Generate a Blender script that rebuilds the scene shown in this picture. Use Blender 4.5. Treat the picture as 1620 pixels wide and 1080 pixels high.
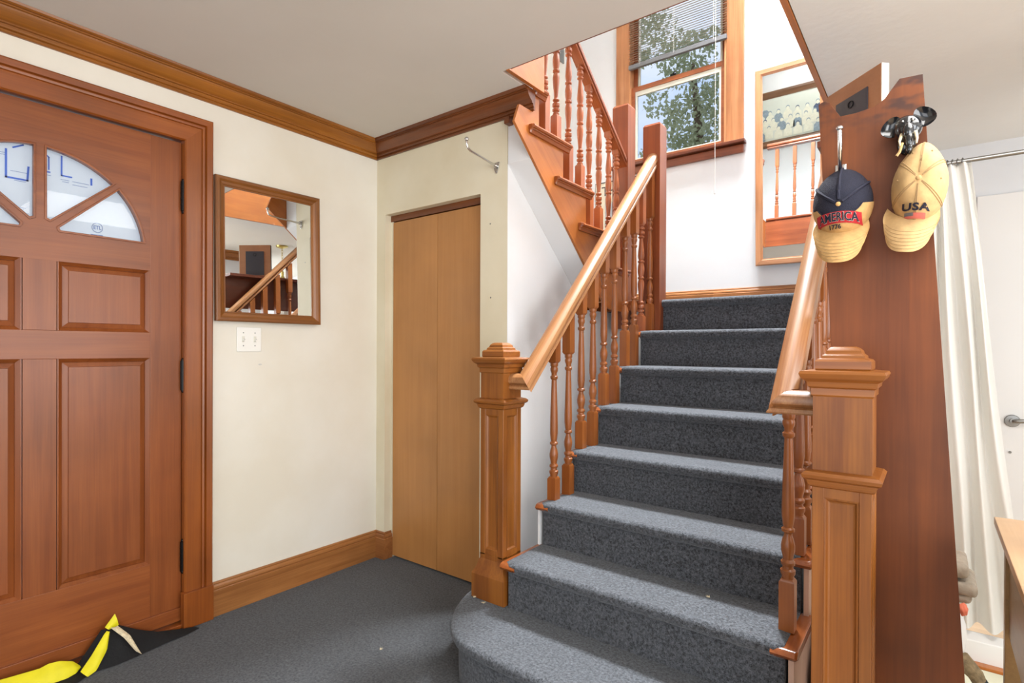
import bpy, bmesh, math, random
from mathutils import Vector, Matrix
random.seed(7)
for o in list(bpy.data.objects): bpy.data.objects.remove(o)
SC = bpy.context.scene
COL = SC.collection

# ------------------------------------------------------------ camera
cam = bpy.data.objects.new('camera', bpy.data.cameras.new('camera')); COL.objects.link(cam)
cr = Vector((0.79418627, 0.60766196, 0.00388845)); cu = Vector((-0.00520184, 0.00039962, 0.99998639)); cf = Vector((-0.60765214, 0.79419568, -0.00347833))
m = Matrix((cr, cu, -cf)).transposed().to_4x4(); m.translation = Vector((2.50033, -2.00252, 1.17743))
cam.matrix_world = m
cam.data.sensor_width = 36.0; cam.data.lens = 866.4435 * 36 / 1620; cam.data.shift_y = (554.615 - 540) / 1620
cam.data.clip_start = 0.02; cam.data.clip_end = 300
SC.camera = cam

# ------------------------------------------------------------ world, light, exposure
SC.view_settings.view_transform = 'Standard'; SC.view_settings.look = 'None'
SC.view_settings.gamma = 1.0; SC.view_settings.use_curve_mapping = False
SC.view_settings.exposure = -0.12
W = bpy.data.worlds.new('sky'); SC.world = W; W.use_nodes = True
nt = W.node_tree; nt.nodes.clear()
wo = nt.nodes.new('ShaderNodeOutputWorld'); bg = nt.nodes.new('ShaderNodeBackground')
tc = nt.nodes.new('ShaderNodeTexCoord'); mp = nt.nodes.new('ShaderNodeMapping'); mp.inputs['Scale'].default_value = (1, 1, 2.2)
nz = nt.nodes.new('ShaderNodeTexNoise'); nz.inputs['Scale'].default_value = 2.3; nz.inputs['Detail'].default_value = 5
rp = nt.nodes.new('ShaderNodeValToRGB')
rp.color_ramp.elements[0].position = 0.36; rp.color_ramp.elements[0].color = (0.52, 0.69, 1.0, 1)
rp.color_ramp.elements[1].position = 0.56; rp.color_ramp.elements[1].color = (0.88, 0.93, 1.0, 1)
nt.links.new(tc.outputs['Generated'], mp.inputs['Vector']); nt.links.new(mp.outputs[0], nz.inputs['Vector'])
nt.links.new(nz.outputs['Fac'], rp.inputs['Fac']); nt.links.new(rp.outputs['Color'], bg.inputs['Color'])
bg.inputs['Strength'].default_value = 1.15
nt.links.new(bg.outputs[0], wo.inputs['Surface'])

def area(name, loc, target, sx, sy, power, color, spread=180):
    l = bpy.data.lights.new(name, 'AREA'); l.shape = 'RECTANGLE'; l.size = sx; l.size_y = sy; l.energy = power; l.color = color; l.spread = math.radians(spread)
    o = bpy.data.objects.new(name, l); COL.objects.link(o); o.location = loc
    o.rotation_euler = (Vector(target) - Vector(loc)).to_track_quat('-Z', 'Y').to_euler(); o.visible_glossy = True
    return o
area('living_room_window_light', (4.9, -2.3, 1.35), (1.2, 0.0, 1.45), 2.8, 1.7, 128, (0.96, 0.98, 1.0))
area('rear_fill_light', (1.9, -5.0, 1.2), (1.0, 0.0, 1.9), 2.8, 1.6, 36, (1.0, 0.97, 0.92))  # added fill behind the camera, lifts the hall ceiling; no window modelled there
area('upstairs_ceiling_light', (1.62, 1.45, 4.9), (1.75, 0.0, 0.6), 0.9, 0.6, 196, (0.93, 0.97, 1.0), 95)
area('living_room_side_fill_light', (5.4, 0.2, 1.2), (2.6, 0.4, 2.1), 1.6, 1.3, 40, (0.97, 0.99, 1.0))  # extra fill out of view, added to brighten the living room ceiling
area('upstairs_hall_light', (1.4, -0.75, 4.9), (1.4, -0.75, 0.0), 0.8, 0.7, 14, (1.0, 0.98, 0.95))
area('living_room_ceiling_light', (3.0, -0.4, 2.31), (3.0, -0.4, 0.0), 1.0, 1.0, 30, (1.0, 0.99, 0.97))

# ------------------------------------------------------------ materials
def newmat(name):
    M = bpy.data.materials.new(name); M.use_nodes = True
    n = M.node_tree.nodes; b = n['Principled BSDF']
    return M, M.node_tree, b
def lk(t, a, b): t.links.new(a, b)
def lin(c): return tuple((x / 255 / 12.92) if x / 255 <= 0.04045 else ((x / 255 + 0.055) / 1.055) ** 2.4 for x in c) + (1,)
def plain(name, rgb, rough=0.5, metal=0.0, noise=0.0, nscale=20, bump=0.0, spec=0.5, coat=0.0):
    M, t, b = newmat(name)
    b.inputs['Base Color'].default_value = lin(rgb); b.inputs['Roughness'].default_value = rough; b.inputs['Metallic'].default_value = metal
    b.inputs['Specular IOR Level'].default_value = spec; b.inputs['Coat Weight'].default_value = coat
    if noise or bump:
        tc = t.nodes.new('ShaderNodeTexCoord'); nz = t.nodes.new('ShaderNodeTexNoise'); nz.inputs['Scale'].default_value = nscale; nz.inputs['Detail'].default_value = 6
        lk(t, tc.outputs['Object'], nz.inputs['Vector'])
        if noise:
            r = t.nodes.new('ShaderNodeValToRGB'); c = lin(rgb)
            r.color_ramp.elements[0].color = tuple(x * (1 - noise) for x in c[:3]) + (1,); r.color_ramp.elements[0].position = 0.3
            r.color_ramp.elements[1].color = tuple(min(1, x * (1 + noise)) for x in c[:3]) + (1,); r.color_ramp.elements[1].position = 0.7
            lk(t, nz.outputs['Fac'], r.inputs['Fac']); lk(t, r.outputs['Color'], b.inputs['Base Color'])
        if bump:
            bp = t.nodes.new('ShaderNodeBump'); bp.inputs['Strength'].default_value = bump; bp.inputs['Distance'].default_value = 0.01
            lk(t, nz.outputs['Fac'], bp.inputs['Height']); lk(t, bp.outputs[0], b.inputs['Normal'])
    return M
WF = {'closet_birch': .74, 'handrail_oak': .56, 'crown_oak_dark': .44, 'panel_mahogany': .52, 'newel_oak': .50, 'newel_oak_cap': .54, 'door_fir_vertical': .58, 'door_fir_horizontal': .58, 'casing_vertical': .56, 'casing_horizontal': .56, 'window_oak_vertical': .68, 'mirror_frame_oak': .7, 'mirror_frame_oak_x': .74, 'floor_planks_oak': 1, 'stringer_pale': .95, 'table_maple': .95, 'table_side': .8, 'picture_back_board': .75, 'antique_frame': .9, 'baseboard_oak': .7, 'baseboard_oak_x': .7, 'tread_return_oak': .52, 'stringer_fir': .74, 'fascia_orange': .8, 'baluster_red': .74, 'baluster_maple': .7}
def wood(name, light, dark, axis='Z', rough=0.35, scale=1.0, coat=0.25, contrast=1.0, blotch=0.18, bump=0.08, rot=0.0):
    """grain stretched along one object axis, fine pores and wide blotches on top"""
    M, t, b = newmat(name); wf = WF.get(name, 0.62)
    wl = lambda c: tuple(q * wf * k_ for q, k_ in zip(lin(c)[:3], (1.05, 1.0, 0.98 if name in ('handrail_oak', 'window_oak_vertical', 'mirror_frame_oak', 'mirror_frame_oak_x', 'picture_back_board', 'table_maple', 'closet_birch', 'baseboard_oak', 'baseboard_oak_x', 'stringer_pale', 'floor_planks_oak') else 0.66))) + (1,)
    tc = t.nodes.new('ShaderNodeTexCoord'); mp = t.nodes.new('ShaderNodeMapping')
    s = {'X': (1.1, 26, 26), 'Y': (26, 1.1, 26), 'Z': (26, 26, 1.1)}[axis]
    mp.inputs['Scale'].default_value = tuple(v * scale for v in s)
    oi = t.nodes.new('ShaderNodeObjectInfo'); ad = t.nodes.new('ShaderNodeVectorMath'); ad.operation = 'ADD'
    mu = t.nodes.new('ShaderNodeVectorMath'); mu.operation = 'SCALE'; mu.inputs[0].default_value = (3, 5, 7)
    rm = t.nodes.new('ShaderNodeMapping'); rm.inputs['Rotation'].default_value = (rot, 0, 0); lk(t, tc.outputs['Object'], rm.inputs['Vector'])
    lk(t, oi.outputs['Random'], mu.inputs['Scale']); lk(t, rm.outputs[0], ad.inputs[0]); lk(t, mu.outputs[0], ad.inputs[1])
    lk(t, ad.outputs[0], mp.inputs['Vector'])
    n1 = t.nodes.new('ShaderNodeTexNoise'); n1.inputs['Scale'].default_value = 1.0; n1.inputs['Detail'].default_value = 5; n1.inputs['Distortion'].default_value = 0.7
    lk(t, mp.outputs[0], n1.inputs['Vector'])
    mp2 = t.nodes.new('ShaderNodeMapping'); s2 = {'X': (5, 190, 190), 'Y': (190, 5, 190), 'Z': (190, 190, 5)}[axis]
    mp2.inputs['Scale'].default_value = tuple(v * scale for v in s2); lk(t, ad.outputs[0], mp2.inputs['Vector'])
    n2 = t.nodes.new('ShaderNodeTexNoise'); n2.inputs['Scale'].default_value = 1.0; n2.inputs['Detail'].default_value = 2; lk(t, mp2.outputs[0], n2.inputs['Vector'])
    r = t.nodes.new('ShaderNodeValToRGB')
    r.color_ramp.elements[0].position = 0.5 - 0.2 / contrast; r.color_ramp.elements[0].color = wl(dark)
    r.color_ramp.elements[1].position = 0.5 + 0.16 / contrast; r.color_ramp.elements[1].color = wl(light)
    mx = t.nodes.new('ShaderNodeMix'); mx.data_type = 'FLOAT'; mx.inputs[0].default_value = 0.3
    lk(t, n1.outputs['Fac'], mx.inputs[2]); lk(t, n2.outputs['Fac'], mx.inputs[3]); lk(t, mx.outputs[0], r.inputs['Fac'])
    n3 = t.nodes.new('ShaderNodeTexNoise'); n3.inputs['Scale'].default_value = 3.2; n3.inputs['Detail'].default_value = 3; lk(t, ad.outputs[0], n3.inputs['Vector'])
    mr = t.nodes.new('ShaderNodeMapRange'); mr.inputs['From Min'].default_value = 0.3; mr.inputs['From Max'].default_value = 0.7
    mr.inputs['To Min'].default_value = 1 - blotch; mr.inputs['To Max'].default_value = 1 + blotch; lk(t, n3.outputs['Fac'], mr.inputs['Value'])
    hv = t.nodes.new('ShaderNodeHueSaturation'); lk(t, r.outputs['Color'], hv.inputs['Color']); lk(t, mr.outputs[0], hv.inputs['Value'])
    lk(t, hv.outputs[0], b.inputs['Base Color'])
    b.inputs['Roughness'].default_value = rough; b.inputs['Coat Weight'].default_value = coat; b.inputs['Coat Roughness'].default_value = 0.22
    bp = t.nodes.new('ShaderNodeBump'); bp.inputs['Strength'].default_value = bump; bp.inputs['Distance'].default_value = 0.002
    lk(t, n2.outputs['Fac'], bp.inputs['Height']); lk(t, bp.outputs[0], b.inputs['Normal'])
    return M
def wall_paint(name, rgb, stain, amount=0.5, rough=0.55, sc=1.6, bump=0.05):
    M, t, b = newmat(name)
    tc = t.nodes.new('ShaderNodeTexCoord'); n1 = t.nodes.new('ShaderNodeTexNoise'); n1.inputs['Scale'].default_value = sc; n1.inputs['Detail'].default_value = 7; n1.inputs['Roughness'].default_value = 0.55
    lk(t, tc.outputs['Object'], n1.inputs['Vector'])
    r = t.nodes.new('ShaderNodeValToRGB'); r.color_ramp.elements[0].position = 0.38; r.color_ramp.elements[1].position = 0.66
    r.color_ramp.elements[0].color = lin(rgb); c0, c1 = lin(rgb), lin(stain)
    r.color_ramp.elements[1].color = tuple(c0[i] * (1 - amount) + c1[i] * amount for i in range(3)) + (1,)
    lk(t, n1.outputs['Fac'], r.inputs['Fac']); lk(t, r.outputs['Color'], b.inputs['Base Color'])
    b.inputs['Roughness'].default_value = rough; b.inputs['Specular IOR Level'].default_value = 0.3
    n2 = t.nodes.new('ShaderNodeTexNoise'); n2.inputs['Scale'].default_value = 30; n2.inputs['Detail'].default_value = 5; lk(t, tc.outputs['Object'], n2.inputs['Vector'])
    bp = t.nodes.new('ShaderNodeBump'); bp.inputs['Strength'].default_value = bump; bp.inputs['Distance'].default_value = 0.01
    lk(t, n2.outputs['Fac'], bp.inputs['Height']); lk(t, bp.outputs[0], b.inputs['Normal'])
    return M
def carpet_mat(name, lo, hi):
    M, t, b = newmat(name)
    tc = t.nodes.new('ShaderNodeTexCoord')
    n1 = t.nodes.new('ShaderNodeTexNoise'); n1.inputs['Scale'].default_value = 330; n1.inputs['Detail'].default_value = 3; n1.inputs['Roughness'].default_value = 0.7
    n2 = t.nodes.new('ShaderNodeTexNoise'); n2.inputs['Scale'].default_value = 120; n2.inputs['Detail'].default_value = 4
    for n in (n1, n2): lk(t, tc.outputs['Object'], n.inputs['Vector'])
    mx = t.nodes.new('ShaderNodeMix'); mx.data_type = 'FLOAT'; mx.inputs[0].default_value = 0.45
    lk(t, n1.outputs['Fac'], mx.inputs[2]); lk(t, n2.outputs['Fac'], mx.inputs[3])
    r = t.nodes.new('ShaderNodeValToRGB'); e = r.color_ramp.elements
    e[0].position = 0.38; e[0].color = lin(lo); e[1].position = 0.66; e[1].color = lin(hi)
    lk(t, mx.outputs[0], r.inputs['Fac']); lk(t, r.outputs['Color'], b.inputs['Base Color'])
    b.inputs['Roughness'].default_value = 1.0; b.inputs['Specular IOR Level'].default_value = 0.05
    b.inputs['Sheen Weight'].default_value = 0.22; b.inputs['Sheen Roughness'].default_value = 0.6; b.inputs['Sheen Tint'].default_value = (0.9, 0.95, 1, 1)
    bp = t.nodes.new('ShaderNodeBump'); bp.inputs['Strength'].default_value = 0.9; bp.inputs['Distance'].default_value = 0.004
    lk(t, mx.outputs[0], bp.inputs['Height']); lk(t, bp.outputs[0], b.inputs['Normal'])
    return M

DOORV = wood('door_fir_vertical', (184, 106, 62), (146, 74, 38), 'Z', contrast=0.8, coat=0.12, blotch=0.14)
DOORH = wood('door_fir_horizontal', (186, 108, 64), (146, 74, 40), 'Y', contrast=0.8, coat=0.12, blotch=0.14)
CASV = wood('casing_vertical', (196, 112, 50), (156, 78, 30), 'Z', contrast=0.8, coat=0.15)
CASH = wood('casing_horizontal', (198, 114, 54), (158, 80, 32), 'Y', contrast=0.9, coat=0.15)
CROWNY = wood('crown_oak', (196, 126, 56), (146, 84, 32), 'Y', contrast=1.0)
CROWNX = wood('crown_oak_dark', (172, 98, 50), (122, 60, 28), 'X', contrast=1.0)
BASEY = wood('baseboard_oak', (194, 134, 76), (148, 92, 44), 'Y', contrast=1.1, coat=0.1)
BASEX = wood('baseboard_oak_x', (196, 134, 80), (150, 92, 46), 'X', contrast=1.1, coat=0.1)
BIFOLD = wood('closet_birch', (206, 150, 88), (190, 132, 72), 'Z', contrast=0.6, rough=0.42, blotch=0.1, coat=0.1)
NEWEL = wood('newel_oak', (192, 120, 54), (150, 84, 32), 'Z', contrast=1.2, rough=0.42, coat=0.08)
NEWELX = wood('newel_oak_cap', (190, 120, 60), (148, 84, 38), 'X', contrast=1.1, rough=0.36, coat=0.15)
BAL = wood('baluster_maple', (176, 106, 58), (138, 72, 34), 'Z', contrast=0.8, rough=0.36, scale=0.7, coat=0.15)
BALU = wood('baluster_red', (184, 110, 78), (146, 76, 50), 'Z', contrast=0.8, rough=0.36, scale=0.7, coat=0.15)
RAIL = wood('handrail_oak', (214, 158, 104), (168, 108, 60), 'Y', contrast=1.3, rough=0.34, scale=1.2, coat=0.22, rot=-0.778, blotch=0.08)
RAILR = wood('handrail_red', (176, 100, 70), (136, 66, 42), 'Y', contrast=1.0, rough=0.32, rot=0.665)
STRV = wood('stringer_fir', (208, 130, 70), (172, 94, 46), 'Y', contrast=0.7, rough=0.4, rot=0.665)
REDV = wood('post_red_vertical', (170, 94, 62), (132, 62, 38), 'Z', contrast=0.8, rough=0.36, coat=0.15)
REDX = wood('trim_red_x', (172, 96, 68), (128, 60, 40), 'X', contrast=0.8, rough=0.32)
WINV = wood('window_oak_vertical', (214, 152, 102), (178, 114, 68), 'Z', contrast=1.2)
WINX = wood('window_oak_x', (188, 110, 76), (148, 78, 48), 'X', contrast=1.0)
MIRF = wood('mirror_frame_walnut', (176, 112, 60), (132, 78, 36), 'Z', contrast=1.0)
MIRX = wood('mirror_frame_walnut_y', (174, 110, 58), (128, 76, 36), 'Y', contrast=1.0)
OAKF = wood('mirror_frame_oak', (220, 162, 116), (192, 128, 78), 'Z', contrast=1.2)
OAKX = wood('mirror_frame_oak_x', (222, 168, 128), (190, 132, 88), 'X', contrast=1.2)
PANEL = wood('panel_mahogany', (156, 84, 36), (108, 52, 18), 'Z', contrast=0.7, rough=0.55, blotch=0.3, scale=0.7, coat=0.03)
PANELY = wood('panel_mahogany_y', (134, 66, 44), (100, 44, 28), 'Y', contrast=0.7, rough=0.34)
def burn(M):
    t = M.node_tree; b = t.nodes['Principled BSDF']; src = b.inputs['Base Color'].links[0].from_socket
    tc = t.nodes.new('ShaderNodeTexCoord'); sp = t.nodes.new('ShaderNodeSeparateXYZ'); lk(t, tc.outputs['Object'], sp.inputs[0])
    m1 = t.nodes.new('ShaderNodeMapRange'); m1.interpolation_type = 'SMOOTHSTEP'; m1.inputs['From Min'].default_value = 1.76; m1.inputs['From Max'].default_value = 1.84; lk(t, sp.outputs['Z'], m1.inputs['Value'])
    mp = t.nodes.new('ShaderNodeMapping'); mp.inputs['Scale'].default_value = (9, 9, 17); lk(t, tc.outputs['Object'], mp.inputs['Vector'])
    nz = t.nodes.new('ShaderNodeTexNoise'); nz.inputs['Scale'].default_value = 1.6; nz.inputs['Detail'].default_value = 2; lk(t, mp.outputs[0], nz.inputs['Vector'])
    m2 = t.nodes.new('ShaderNodeMapRange'); m2.inputs['From Min'].default_value = 0.46; m2.inputs['From Max'].default_value = 0.62; lk(t, nz.outputs['Fac'], m2.inputs['Value'])
    mu = t.nodes.new('ShaderNodeMath'); mu.operation = 'MULTIPLY'; lk(t, m1.outputs[0], mu.inputs[0]); lk(t, m2.outputs[0], mu.inputs[1])
    mx = t.nodes.new('ShaderNodeMix'); mx.data_type = 'RGBA'; mx.inputs[7].default_value = lin((66, 34, 22)); lk(t, mu.outputs[0], mx.inputs[0]); lk(t, src, mx.inputs[6]); lk(t, mx.outputs[2], b.inputs['Base Color'])
burn(PANEL)
ORANGE = wood('fascia_orange', (208, 132, 76), (174, 100, 52), 'Y', contrast=0.8, rough=0.36)
PALEW = wood('stringer_pale', (208, 178, 158), (186, 150, 130), 'Z', contrast=0.6, rough=0.5)
RETW = wood('tread_return_oak', (198, 114, 70), (158, 82, 46), 'Y', contrast=0.7, rough=0.25, coat=0.35)
TABLEW = wood('table_maple', (200, 168, 128), (178, 142, 100), 'Y', contrast=0.6, rough=0.4)
TABLED = wood('table_side', (158, 128, 88), (126, 96, 62), 'Y', contrast=0.6, rough=0.4)
FRAMEB = wood('picture_back_board', (178, 126, 86), (158, 108, 70), 'Y', contrast=0.6, rough=0.6, coat=0)
FLOORW = wood('floor_planks_oak', (226, 202, 168), (202, 172, 134), 'X', contrast=0.9, rough=0.35)
DARKFRM = wood('antique_frame', (124, 86, 64), (80, 48, 36), 'X', contrast=1.0, rough=0.4)

W_A = wall_paint('paint_cream_left', (232, 228, 216), (214, 204, 182), 0.55, sc=1.4)
W_B = wall_paint('paint_cream_closet', (224, 216, 192), (206, 192, 158), 0.55, sc=2.0)
W_S = wall_paint('paint_white_stairwell', (228, 229, 230), (214, 214, 212), 0.5)
W_L = wall_paint('paint_white_landing', (226, 229, 232), (216, 219, 222), 0.5, bump=0.03)
CEIL = wall_paint('ceiling_grey', (222, 219, 213), (210, 206, 198), 0.5, rough=0.8, sc=1.0, bump=0.03)
CEILW = wall_paint('ceiling_white', (236, 236, 232), (226, 225, 220), 0.5, rough=0.8, sc=1.2, bump=0.12)
WHITE = plain('white_satin', (232, 232, 230), 0.4, bump=0.02, nscale=40)
IVORY = plain('ivory_plastic', (240, 239, 232), 0.35)
CARPET = carpet_mat('carpet_heather_grey', (24, 24, 26), (100, 103, 109))
CARPETF = carpet_mat('carpet_heather_floor', (27, 27, 29), (92, 94, 98))
BLACKM = plain('black_iron', (24, 23, 23), 0.35, 0.6)
CHROME = plain('polished_chrome', (210, 210, 210), 0.16, 1.0)
NICKEL = plain('brushed_nickel', (150, 150, 148), 0.32, 1.0)
BRASS = plain('aged_brass', (196, 176, 104), 0.3, 0.9)
MIRROR = plain('mirror_silver', (236, 240, 240), 0.01, 1.0)
SLAT = plain('blind_slat_taupe', (196, 184, 172), 0.45)
SLATB = plain('blind_bottom_rail_grey', (112, 112, 114), 0.45)
CORD = plain('blind_cord', (208, 206, 200), 0.8)
TAN = plain('cap_tan_cotton', (196, 156, 100), 0.9, noise=0.1, nscale=60, bump=0.25)
TAN2 = plain('cap_khaki_cotton', (198, 164, 114), 0.9, noise=0.12, nscale=40, bump=0.25)
TAN3 = plain('cap_khaki_seam', (170, 140, 98), 0.9, bump=0.2, nscale=80)
NAVY = plain('cap_navy_mesh', (30, 32, 50), 0.85, noise=0.5, nscale=500, bump=0.5)
NAVYS = plain('navy_thread', (26, 28, 48), 0.8)
REDT = plain('red_thread', (176, 34, 42), 0.8)
WHTT = plain('white_thread', (226, 220, 210), 0.8)
PINKT = plain('faded_red_thread', (206, 110, 100), 0.85)
GREYT = plain('faded_blue_thread', (106, 106, 112), 0.85)
BLKG = plain('black_glazed_head', (16, 17, 22), 0.16, coat=0.8)
TUSK = plain('ivory_tusk', (214, 198, 164), 0.35)
YEL = plain('yellow_fabric', (226, 214, 20), 0.6, noise=0.06, nscale=30, bump=0.1)
BLKF = plain('black_fabric', (17, 17, 19), 0.9, bump=0.2, nscale=120)
FOAM = plain('cream_foam', (222, 206, 172), 0.95, noise=0.15, nscale=90, bump=0.8)
WRAP = plain('house_wrap', (232, 236, 240), 0.6, noise=0.02, nscale=60, bump=0.1)
_t = WRAP.node_tree; _tr = _t.nodes.new('ShaderNodeBsdfTranslucent'); _tr.inputs['Color'].default_value = lin((236, 240, 246)); _m = _t.nodes.new('ShaderNodeMixShader'); _m.inputs[0].default_value = 0.5
_t.links.new(_t.nodes['Principled BSDF'].outputs[0], _m.inputs[1]); _t.links.new(_tr.outputs[0], _m.inputs[2]); _t.links.new(_m.outputs[0], _t.nodes['Material Output'].inputs['Surface'])
INK = plain('blue_ink', (70, 110, 214), 0.6)
INKL = plain('pale_blue_ink', (132, 150, 196), 0.6)
DARKB = plain('easel_back_dark', (46, 44, 52), 0.5)
PAPER = plain('sepia_photo_paper', (206, 210, 198), 0.45, noise=0.05, nscale=6)
PHOTOD = plain('photo_dark_figures', (72, 88, 116), 0.5, noise=0.3, nscale=60)
PHOTOM = plain('photo_mid_figures', (134, 150, 160), 0.5, noise=0.2, nscale=60)
PHOTOL = plain('photo_pale_figures', (222, 220, 200), 0.5, noise=0.06, nscale=60)
PICBLUE = plain('picture_blue_print', (84, 104, 126), 0.25, noise=0.7, nscale=7)
POSTER = plain('poster_cream', (222, 216, 196), 0.7)
LETTER = plain('poster_letter', (70, 68, 66), 0.7)
TAUPE = plain('grey_taupe_fleece', (160, 148, 132), 0.95, noise=0.15, nscale=40, bump=0.5)
BROWNF = plain('brown_fur', (126, 108, 80), 0.95, noise=0.35, nscale=60, bump=0.8)
TEAL = plain('dark_teal_tip', (22, 38, 44), 0.8)
CORAL = plain('coral_cloth', (222, 120, 92), 0.9)
BAGB = plain('dark_bag', (34, 35, 40), 0.7, noise=0.3, nscale=9, bump=0.5)
LEAF = plain('leaf_green', (164, 168, 138), 0.6, noise=0.35, nscale=3)
_t = LEAF.node_tree; _tr = _t.nodes.new('ShaderNodeBsdfTranslucent'); _tr.inputs['Color'].default_value = lin((190, 194, 160)); _m = _t.nodes.new('ShaderNodeMixShader'); _m.inputs[0].default_value = 0.55
_t.links.new(_t.nodes['Principled BSDF'].outputs[0], _m.inputs[1]); _t.links.new(_tr.outputs[0], _m.inputs[2]); _t.links.new(_m.outputs[0], _t.nodes['Material Output'].inputs['Surface'])
BARK = plain('bark', (96, 78, 62), 0.9, noise=0.2)
BEIGEMAT = plain('beige_mat', (206, 204, 180), 0.9, bump=0.3, nscale=80)
VINYL = plain('vinyl_frame_cream', (216, 214, 200), 0.5)
CURT, ct, cb = newmat('curtain_white')
cb.inputs['Base Color'].default_value = lin((238, 237, 232)); cb.inputs['Roughness'].default_value = 0.9
tr = ct.nodes.new('ShaderNodeBsdfTranslucent'); tr.inputs['Color'].default_value = lin((238, 237, 230)); ms = ct.nodes.new('ShaderNodeMixShader'); ms.inputs[0].default_value = 0.35
lk(ct, cb.outputs[0], ms.inputs[1]); lk(ct, tr.outputs[0], ms.inputs[2]); lk(ct, ms.outputs[0], ct.nodes['Material Output'].inputs['Surface'])
GLASS, gt, gb = newmat('window_glass')
tb = gt.nodes.new('ShaderNodeBsdfTransparent'); tb.inputs['Color'].default_value = (0.97, 0.98, 0.98, 1); gg = gt.nodes.new('ShaderNodeBsdfGlossy'); gg.inputs['Roughness'].default_value = 0.02
fr = gt.nodes.new('ShaderNodeFresnel'); fr.inputs['IOR'].default_value = 1.3; mg = gt.nodes.new('ShaderNodeMixShader')
lk(gt, fr.outputs[0], mg.inputs[0]); lk(gt, tb.outputs[0], mg.inputs[1]); lk(gt, gg.outputs[0], mg.inputs[2]); lk(gt, mg.outputs[0], gt.nodes['Material Output'].inputs['Surface'])

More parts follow.
